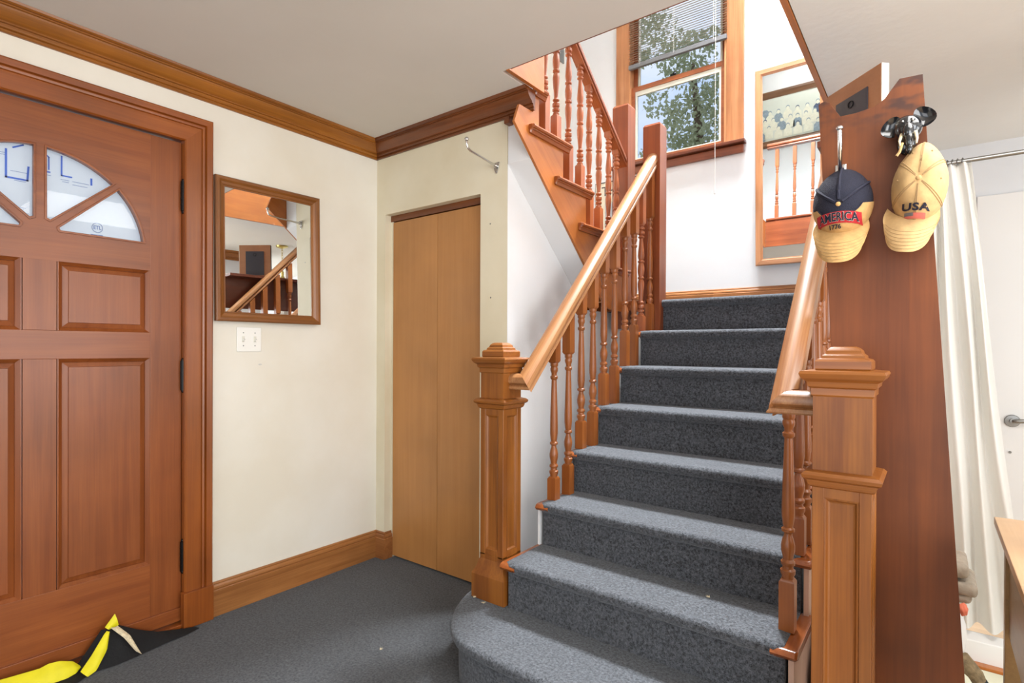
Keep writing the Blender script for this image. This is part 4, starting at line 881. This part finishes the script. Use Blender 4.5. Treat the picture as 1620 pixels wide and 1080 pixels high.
# tan front panel under the button
def pan(u, v):
    a0, a1 = math.radians(190), math.radians(356)
    ph = a0 + (a1 - a0) * u
    edge = 0.16 + 0.34 * abs(2 * u - 1) ** 1.6
    th = edge + (1.0 - edge) * v
    return crown_pt(c1, rx, dd, rz, th, ph, 1.025)
MB().grid(pan, 30, 12).build('front_panel', TAN, cp)
s = MB()
for ph in (30, 90, 150):
    s.tube([crown_pt(c1, rx, dd, rz, t / 12, math.radians(ph), 1.012) for t in range(1, 13)], 0.0042, 6)
s.tube([pan(i / 24, 0.0) for i in range(25)], 0.0016, 6)
s.build('seam_tape', NAVYS, cp)
MB().ball((c1[0], c1[1] - dd - 0.001, c1[2] - SHF), 0.0062, 0.004, 0.0062, seg=12).build('button', TAN, cp)
def bill_pt(c, w, ytop, ztop, length, fwd, u, v, sag=0.012):
    a = (u - .5) * 2
    edge = math.sqrt(max(0, 1 - abs(a) ** 2.6))
    x = c[0] + a * w * (0.93 + 0.09 * math.sin(math.pi * min(1, v * 1.1)) - 0.10 * v * v)
    z = ztop + 0.034 * a * a * (1 - v) ** 1.5 - v * (length * (0.30 + 0.70 * edge))
    y = ytop - fwd * math.sin(v * 1.3) + 0.045 * a * a + sag * v
    return (x, y, z)
def bill(root, c, w, ytop, ztop, length, fwd, mat, tilt=0.0, th=0.004):
    b = MB(); b.grid(lambda u, v: bill_pt(c, w, ytop, ztop, length, fwd, u, v), 30, 12); b.grid(lambda u, v: tuple(Vector(bill_pt(c, w, ytop, ztop, length, fwd, u, v)) + Vector((0, th, 0))), 30, 12)
    R_ = Matrix.Translation(c) @ Matrix.Rotation(tilt, 4, 'Y') @ Matrix.Translation(-Vector(c)); bmesh.ops.transform(b.bm, matrix=R_, verts=b.bm.verts)
    o = b.build('bill', mat, root, ang=60)
    s_ = MB()
    for k in range(6):
        vv = 0.42 + k * 0.10
        s_.tube([tuple(R_ @ (Vector(bill_pt(c, w * (0.985), ytop, ztop, length, fwd, 0.06 + 0.88 * i / 20, vv)) + Vector((0, -0.0005, 0)))) for i in range(21)], 0.0005, 4)
    s_.build('bill_stitching', TAN3, o)
    return o
bill(cp, c1, 0.067, c1[1] - 0.050, c1[2] - 0.085, 0.092, 0.055, TAN, 0.02)
def on_crown1(u, v, w, x0=c1[0] - 0.002, z0=c1[2] - 0.060, lift=0.0):
    x = x0 + u; zz = z0 + v + 0.004 * (1 - (u / 0.05) ** 2)
    return (x, projy(c1, rx * 1.05, dd * 1.03, rz * 1.06, x, zz, 0.0012 + lift + w, SHF), zz)
def dense_text(body, size, P, off, mat, name, root, sx=1.0, cuts=0):
    b = MB(); b.text(body, size, P, off=off, sx=sx); return b.build(name, mat, root, smooth=False)
bp_ = MB(); L_ = 0.053; bp_.grid(lambda u, v: on_crown1((u - .5) * 2 * L_, (v - .5) * 0.029, 0.0), 24, 4); bp_.build('red_outline_patch', REDT, cp)
dense_text('AMERICA', 0.030, lambda u, v, w: on_crown1(u, v, w, lift=0.0010), 0.0010, WHTT, 'lettering_edge', cp, 0.74)
dense_text('AMERICA', 0.030, lambda u, v, w: on_crown1(u, v, w, lift=0.0022), 0.0005, NAVYS, 'lettering', cp, 0.74)
dense_text('1776', 0.0145, lambda u, v, w: on_crown1(u - 0.008, v - 0.0235, w, lift=0.003), 0.0004, NAVYS, 'lettering', cp, 1.05)

# black animal head hook with tusks
hd = thing('animal_head_hook', 'glossy black animal head hook with big ears and ivory tusks', 'hook', (2.452, -0.212, 1.69))
b = MB(); b.ball((2.448, -0.243, 1.754), 0.033, 0.036, 0.034); b.ball((2.451, -0.278, 1.735), 0.013, 0.018, 0.024); b.ball((2.453, -0.285, 1.712), 0.009, 0.010, 0.022); b.ball((2.440, -0.262, 1.727), 0.010, 0.012, 0.014); b.ball((2.463, -0.262, 1.729), 0.010, 0.012, 0.014)
b.ball((2.446, -0.225, 1.725), 0.022, 0.014, 0.034); b.ball((2.438, -0.268, 1.764), 0.007, 0.008, 0.006); b.ball((2.459, -0.268, 1.766), 0.007, 0.008, 0.006); b.ball((2.4535, -0.283, 1.690), 0.008, 0.009, 0.014)
b.build('head', BLKG, hd, ang=180)
for sx, cx_, cz_, rot in ((-1, 2.414, 1.758, 0.35), (1, 2.486, 1.772, -0.55)):
    e = MB()
    def ear(u, v, s_=1.0):
        a = u * 2 * math.pi; r = v; px = 0.023 * r * math.cos(a); pz = 0.027 * r * math.sin(a) * (1 + 0.25 * math.sin(a)); py = 0.010 * (1 - r * r)
        q = Matrix.Rotation(rot, 3, 'Y') @ Vector((px, 0, pz)); return (cx_ + q.x, -0.250 + py * s_, cz_ + q.z)
    e.grid(lambda u, v: ear(u, max(v, 0.001)), 20, 6, closeu=True); e.grid(lambda u, v: tuple(Vector(ear(u, max(v, 0.001))) + Vector((0, 0.003, 0))), 20, 6, closeu=True)
    e.build('ear', BLKG, hd, ang=180)
for sx, x0_ in ((-1, 2.438), (1, 2.466)):
    MB().tube([(x0_, -0.262, 1.738), (x0_ + sx * 0.002, -0.285, 1.722), (x0_ + sx * 0.004, -0.300, 1.708), (x0_ + sx * 0.003, -0.306, 1.694)], [0.0045, 0.004, 0.003, 0.0018], 8).build('tusk', TUSK, hd)
for q in (2.439, 2.460): MB().ball((q, -0.277, 1.764), 0.0035, seg=8).build('eye', NICKEL, hd)

# khaki cap
c2 = (2.474, -0.222, 1.606)
kc = thing('baseball_cap', 'khaki cap with USA and a small flag, hanging from the black head hook', 'cap', (c2[0], -0.215, 1.43))
rx2, d2_, rz2 = 0.060, 0.100, 0.108
TR = Matrix.Translation(c2) @ Matrix.Rotation(0.10, 4, 'Y') @ Matrix.Translation(-Vector(c2))
def kp(th, ph, k=1.0):
    s_ = math.sin(th * math.pi / 2); co = math.cos(th * math.pi / 2)
    x = rx2 * s_ * math.cos(ph); z = rz2 * s_ * math.sin(ph)
    if z > 0: x *= 1 - 0.30 * (z / rz2) ** 2
    dent = 0.012 * math.exp(-((th - .0) / .25) ** 2) + 0.004 * math.sin(3 * ph + 2) * s_ * co
    q = Vector((c2[0] + x * k, c2[1] - (d2_ * co - dent) * k, c2[2] + z * k)); return tuple(TR @ q)
MB().grid(lambda u, v: kp(v, u * 2 * math.pi), 40, 16, closeu=True).build('crown', TAN2, kc)
s = MB()
for ph in (30, 90, 150, 210, 270, 330):
    for dph in (-1, 1): s.tube([kp(t / 12, math.radians(ph + dph * 3.2 * (1.2 - t / 14)), 1.004) for t in range(1, 13)], 0.0011, 5)
s.build('seams', TAN3, kc)
MB().ball(tuple(TR @ Vector((c2[0], c2[1] - d2_ + 0.011, c2[2]))), 0.006, 0.004, 0.006, seg=12).build('button', TAN2, kc)
for ph in (60, 120, 240, 300, 0, 180):
    q = kp(0.52, math.radians(ph), 1.004); MB().ball(q, 0.0024, seg=8).build('eyelet', TAN3, kc)
c2b = (c2[0] - 0.006, c2[1], c2[2])
bill(kc, c2b, 0.060, c2[1] - 0.045, c2[2] - 0.090, 0.092, 0.055, TAN2, 0.13)
def on2(u, v, w, lift):
    x = c2[0] + u; zz = c2[2] + v; y = projy(c2, rx2 * 1.0, d2_ * 1.0, rz2 * 1.0, x, zz, 0.003 + lift + w); return tuple(TR @ Vector((x, y, zz)))
b = MB(); b.text('USA', 0.022, lambda u, v, w: on2(u, v - 0.070, w, 0.0010), off=0.0008, sx=1.35, space=1.1); b.build('lettering', NAVYS, kc, smooth=False)
b = MB(); b.grid(lambda u, v: on2((u - .5) * 0.044, -0.088 + (v - .5) * 0.012, 0, 0.0008), 10, 3); b.build('flag_patch', PINKT, kc, smooth=False)
b = MB(); b.grid(lambda u, v: on2(-0.022 + u * 0.019, -0.0852 + (v - .5) * 0.007, 0, 0.0016), 6, 2); b.build('flag_canton', GREYT, kc, smooth=False)
b = MB(); b.tube([(2.440, -0.298, 1.703), (2.434, -0.300, 1.680), (2.428, -0.300, 1.672)], 0.0035, 6); b.build('strap', TAN2, kc)

# ------------------------------------------------------------ living room side: curtain, door, table, laundry
rod = thing('curtain_rod', 'thin chrome tension curtain rod under the ceiling', 'rod', (3.4, 0.75, 1.9))
MB().tube([(2.425, 0.75, 1.912), (3.25, 0.75, 1.912)], 0.0085, 12).build('rod_tube', NICKEL, rod)
MB().tube([(2.80, 0.75, 1.912), (5.6, 0.75, 1.912)], 0.0105, 12).build('outer_tube', CHROME, rod)
cu_ = thing('curtain', 'white fabric curtain gathered on the rod beside the shelf panel', 'curtain', (2.6, 0.75, 0.12))
def cpt(u, v):       # v 0 top .. 1 bottom
    x0 = 2.475; x1 = 2.617 + 0.165 * v ** 0.9
    x = x0 + (x1 - x0) * u
    amp = 0.018 + 0.020 * v
    y = 0.75 + amp * math.sin(u * 2 * math.pi * (4.5 - 0.8 * v) + 0.5 * v) + 0.006 * math.sin(u * 23 + v * 7)
    return (x + 0.006 * math.sin(v * 5 + u * 9), y, 1.905 - v * (1.905 - 0.120))
MB().grid(cpt, 90, 36).build('cloth', CURT, cu_, ang=180)
for i in range(8):
    xx = 2.485 + i * 0.0155
    MB().tube([(xx + 0.002 * math.sin(t), 0.75 + 0.0125 * math.cos(t / 10 * 2 * math.pi), 1.912 + 0.0125 * math.sin(t / 10 * 2 * math.pi)) for t in range(11)], 0.0022, 6).build('ring', NICKEL, cu_)
# white door in the back wall
d3 = sroot('door_3', (3.2, YB - 0.02, 0))
MB().box(2.70, 3.60, YB - 0.018, YB - 0.001, 0.005, 2.03, 0.002).build('door_leaf', WHITE, d3)
b = MB(); b.lathe([(0.0, 0), (0.033, 0), (0.033, 0.006), (0.030, 0.010), (0.014, 0.011), (0.013, 0.035), (0, 0.036)], (2.850, YB - 0.019, 0.80), 24, (0, -1, 0))
b.build('handle_rose', NICKEL, d3)
MB().tube([(2.850, YB - 0.05, 0.80), (2.870, YB - 0.058, 0.802), (2.92, YB - 0.058, 0.808), (2.975, YB - 0.056, 0.806)], [0.011, 0.012, 0.010, 0.009], 12).build('lever_handle', NICKEL, d3)
MB().lathe([(0.0, 0), (0.007, 0), (0.006, 0.004), (0, 0.004)], (2.842, YB - 0.019, 0.63), 12, (0, -1, 0)).build('keyhole', NICKEL, d3)
# low white kerb below the curtain
MB().box(2.60, 5.6, 0.69, 0.78, 0.0, 0.088, 0.006).build('trim_kerb', WHITE, kind='structure')
MB().box(2.60, 5.6, 0.655, 0.69, 0.0, 0.012, 0.002).build('trim_floor_strip', ORANGE, kind='structure')
tag(MB().box(2.60, 3.3, 0.10, 0.645, 0.0005, 0.006, 0.002).build('floor_mat', BEIGEMAT), 'pale beige mat on the floor beside the table', 'mat')
# table
tb_ = thing('side_table', 'maple side table with a deep apron at the right edge', 'table', (2.95, -0.35, 0))
MB().box(2.640, 3.20, -0.72, 0.0, 0.700, 0.722, 0.003).build('table_top', TABLEW, tb_)
MB().box(2.668, 3.17, -0.70, -0.025, 0.420, 0.700, 0.002).build('apron', TABLED, tb_)
for (xx, yy) in ((2.660, -0.050), (2.660, -0.715), (3.15, -0.050), (3.15, -0.715)):
    MB().box(xx, xx + 0.035, yy, yy + 0.035, 0.0, 0.699, 0.002).build('leg', TABLED, tb_)
# folded blanket on a pile of laundry, between panel and curtain
def lump(name, mat, c, r, seed, label, cat, sq=1.0, n=28):
    R2 = random.Random(seed); ph = [R2.uniform(0, 6.3) for _ in range(8)]
    def fn(u, v):
        a = u * 2 * math.pi; t = max(0.0005, min(0.9995, v)) * math.pi
        k = 1 + 0.10 * math.sin(3 * a + ph[0]) * math.sin(2 * t + ph[1]) + 0.06 * math.sin(7 * a + ph[2] + 4 * t) + 0.05 * math.sin(5 * t + ph[3])
        sx, sy, sz = (math.sin(t) * math.cos(a), math.sin(t) * math.sin(a), -math.cos(t))
        f = lambda w: math.copysign(abs(w) ** sq, w)
        return (c[0] + r[0] * k * f(sx), c[1] + r[1] * k * f(sy), max(c[2] - r[2] * .97, c[2] + r[2] * k * f(sz)))
    return tag(MB().grid(fn, n, n // 2, closeu=True).build(name, mat, ang=180), label, cat)
lump('laundry_bag', WHITE, (2.52, 0.42, 0.165), (0.075, 0.14, 0.165), 3, 'white laundry bag on the floor behind the tall end panel', 'bag', 0.8)
fb = thing('folded_blanket', 'grey-taupe folded blanket on top of the white laundry bag', 'blanket', (2.55, 0.42, 0.335))
for (x0, x1, y0, y1, z0, z1, t) in ((2.480, 2.612, 0.33, 0.52, 0.336, 0.372, 0.06), (2.478, 2.626, 0.325, 0.52, 0.373, 0.415, -0.12), (2.474, 2.604, 0.33, 0.515, 0.416, 0.462, 0.10)):
    b = MB(); b.box(x0, x1, y0, y1, z0, z1, 0.016, 3)
    for v in b.bm.verts: v.co.z += t * (v.co.x - 2.55) * (1 if v.co.x > 2.55 else 0) + 0.004 * math.sin(v.co.y * 40)
    b.build('blanket_fold', TAUPE, fb, ang=80)
b = MB(); b.tube([(2.545, 0.36, 0.150), (2.590, 0.37, 0.140), (2.622, 0.375, 0.105), (2.636, 0.375, 0.075)], [0.028, 0.030, 0.024, 0.020], 12); sk = thing('sheepskin_slipper', 'brown furry slipper with a dark toe beside the laundry bag', 'slipper', (2.6, 0.37, 0.01)); b.build('fur_upper', BROWNF, sk)
b = MB(); b.tube([(2.634, 0.375, 0.082), (2.652, 0.375, 0.058), (2.664, 0.375, 0.040)], [0.022, 0.020, 0.008], 12); b.build('toe', TEAL, sk)
lump('coral_cloth', CORAL, (2.588, 0.30, 0.338), (0.012, 0.03, 0.018), 8, 'small coral cloth poking from the laundry pile', 'cloth')
lump('dark_bag', BAGB, (2.245, 0.02, 0.15), (0.035, 0.16, 0.15), 9, 'dark bag stored under the right side of the stairs', 'bag', 0.8)
# chandelier (seen in the walnut mirror)
ch = thing('chandelier', 'brass hanging lamp chain, reflected in the walnut mirror', 'lamp', (2.87, 0.91, 2.0))
MB().lathe([(0.0, 2.302), (0.02, 2.302), (0.055, 2.314), (0.06, 2.3275)], (2.87, 0.91, 0), 20).build('ceiling_rose', BRASS, ch)
for i in range(9):
    zc_ = 2.295 - i * 0.026; R_ = Matrix.Rotation(math.pi / 2 * (i % 2), 3, 'Z')
    MB().tube([tuple(Vector((2.87, 0.91, zc_)) + R_ @ Vector((0.008 * math.cos(t / 10 * 2 * math.pi), 0, 0.016 * math.sin(t / 10 * 2 * math.pi)))) for t in range(11)], 0.0022, 6).build('chain_link', BRASS, ch)
MB().lathe([(0.0, 1.93), (0.02, 1.935), (0.045, 1.96), (0.03, 1.99), (0.012, 2.02), (0.014, 2.06), (0.004, 2.075)], (2.87, 0.91, 0), 16).build('lamp_stem', BRASS, ch)

# ------------------------------------------------------------ torn yellow and black draught strip by the door
ds = thing('draught_strip', 'crumpled black and yellow fabric draught strip at the front door foot', 'draught strip', (0.06, -1.3, 0))
def ribbon(pa, pb_, mat, name, th=0.004, n=6):
    """surface between two polylines, thickened in +x"""
    def interp(P, u):
        t = u * (len(P) - 1); i = min(int(t), len(P) - 2); f = t - i; return Vector(P[i]) * (1 - f) + Vector(P[i + 1]) * f
    b = MB(); N_ = 4 * max(len(pa), len(pb_))
    for o in (0, th): b.grid(lambda u, v: tuple(interp(pa, u) * (1 - v) + interp(pb_, u) * v + Vector((o + 0.006 * math.sin(v * math.pi), 0, 0))), N_, n)
    return b.build(name, mat, ds, ang=60)
ribbon([(0.040, -1.62, 0.070), (0.040, -1.488, 0.058), (0.045, -1.464, 0.066), (0.048, -1.433, 0.063), (0.05, -1.397, 0.046), (0.055, -1.377, 0.023)], [(0.075, -1.62, 0.012), (0.075, -1.498, 0.013), (0.08, -1.464, 0.010), (0.08, -1.422, 0.008), (0.075, -1.395, 0.012), (0.058, -1.377, 0.018)], YEL, 'yellow_band')
ribbon([(0.100, -1.388, 0.022), (0.082, -1.350, 0.058), (0.062, -1.308, 0.108), (0.054, -1.296, 0.116)], [(0.118, -1.372, 0.004), (0.112, -1.345, 0.012), (0.085, -1.305, 0.060), (0.056, -1.288, 0.112)], YEL, 'yellow_band')
ribbon([(0.046, -1.300, 0.128), (0.044, -1.268, 0.166)], [(0.050, -1.289, 0.117), (0.050, -1.258, 0.122)], YEL, 'yellow_tip')
ribbon([(0.058, -1.286, 0.125), (0.080, -1.250, 0.080), (0.108, -1.222, 0.028), (0.118, -1.210, 0.018)], [(0.056, -1.262, 0.122), (0.080, -1.232, 0.085), (0.105, -1.216, 0.040), (0.118, -1.207, 0.017)], FOAM, 'torn_foam', 0.010)
ribbon([(0.040, -1.386, 0.018), (0.036, -1.345, 0.068), (0.034, -1.308, 0.118), (0.040, -1.290, 0.116), (0.038, -1.256, 0.118), (0.036, -1.186, 0.070), (0.036, -1.121, 0.036), (0.040, -1.03, 0.012), (0.052, -0.985, 0.006)],
       [(0.10, -1.372, 0.004), (0.10, -1.350, 0.004), (0.105, -1.320, 0.004), (0.11, -1.295, 0.004), (0.11, -1.250, 0.004), (0.10, -1.180, 0.004), (0.09, -1.110, 0.004), (0.085, -1.03, 0.004), (0.070, -0.975, 0.004)], BLKF, 'black_fabric')
ribbon([(0.045, -1.66, 0.010), (0.05, -1.50, 0.010), (0.06, -1.42, 0.006), (0.06, -1.37, 0.012)], [(0.15, -1.66, 0.004), (0.145, -1.50, 0.004), (0.14, -1.42, 0.004), (0.11, -1.37, 0.004)], BLKF, 'black_fabric')

# small leaf litter on the carpet
for (x, y, z, r) in ((1.055, -0.36, 0.184, .4), (1.12, -0.375, 0.184, 1.3), (0.80, -0.62, 0.002, .2), (1.93, -0.19, 0.367, 2)):
    b = MB()
    for k in range(4):
        a = r + k * .7; b.tube([(x, y, z + .002), (x + .012 * math.cos(a), y + .012 * math.sin(a), z + .005)], [.0012, .0004], 5)
    tag(b.build('dry_twig', TUSK), {0.4: 'tiny dry twigs by the left newel foot, nearer the bullnose end', 1.3: 'tiny dry twigs at the left newel plinth corner', 0.2: 'dry pine needles on the hall carpet near the bottom step', 2: 'small dry leaf bit at the back of the second step'}[r], 'twig')

# ------------------------------------------------------------ tree outside the window
te = thing('garden_tree', 'leafy green tree outside the landing window against the sky', 'tree', (-2.6, 12.0, -0.5))
MB().tube([(-2.2, 12.3, -0.5), (-2.3, 12.2, 3), (-2.2, 12.1, 6), (-2.4, 12, 8.5)], [0.25, 0.2, 0.13, 0.05], 10).build('trunk', BARK, te)
blobs = [(-2.327, 12, 6.972, .78, 950), (-1.932, 12, 7.748, .55, 480), (-2.57, 12, 6.378, .5, 420), (-3.348, 12, 7.73, .34, 120), (-2.861, 12, 7.351, .3, 110), (-3.52, 12, 6.33, .34, 130), (-3.446, 12, 9.536, .62, 420), (-2.5, 12, 8.724, .6, 480), (-3.898, 12, 9.086, .26, 120), (-1.939, 12, 9.021, .24, 90), (-3.811, 12, 10.176, .5, 300), (-2.833, 12, 8.501, .45, 200), (-1.6, 12, 6.2, .9, 600)]
R3 = random.Random(5); vs, fs = [], []
for (x, y, z, r, n) in blobs:
    for _ in range(n):
        while True:
            d = Vector((R3.uniform(-1, 1), R3.uniform(-1, 1), R3.uniform(-1, 1)))
            if d.length < 1: break
        c_ = Vector((x, y, z)) + d * r * 1.15; a = Vector((R3.gauss(0, 1), R3.gauss(0, 1), R3.gauss(0, 1))).normalized(); b_ = a.orthogonal().normalized(); s_ = R3.uniform(.04, .085)
        i = len(vs); vs += [tuple(c_ + a * s_), tuple(c_ + b_ * s_ * .6), tuple(c_ - a * s_), tuple(c_ - b_ * s_ * .6)]; fs.append((i, i + 1, i + 2, i + 3))
me = bpy.data.meshes.new('foliage'); org = Vector((-2.6, 12.0, -0.5)); me.from_pydata([tuple(Vector(v) - org) for v in vs], [], fs); me.materials.append(LEAF)
fo = bpy.data.objects.new('foliage', me); COL.objects.link(fo); fo.parent = te; fo['kind'] = 'stuff'
MB().box(-40, 40, 2.3, 80, -0.6, -0.5).build('ground_outside', LEAF, kind='structure', smooth=False)
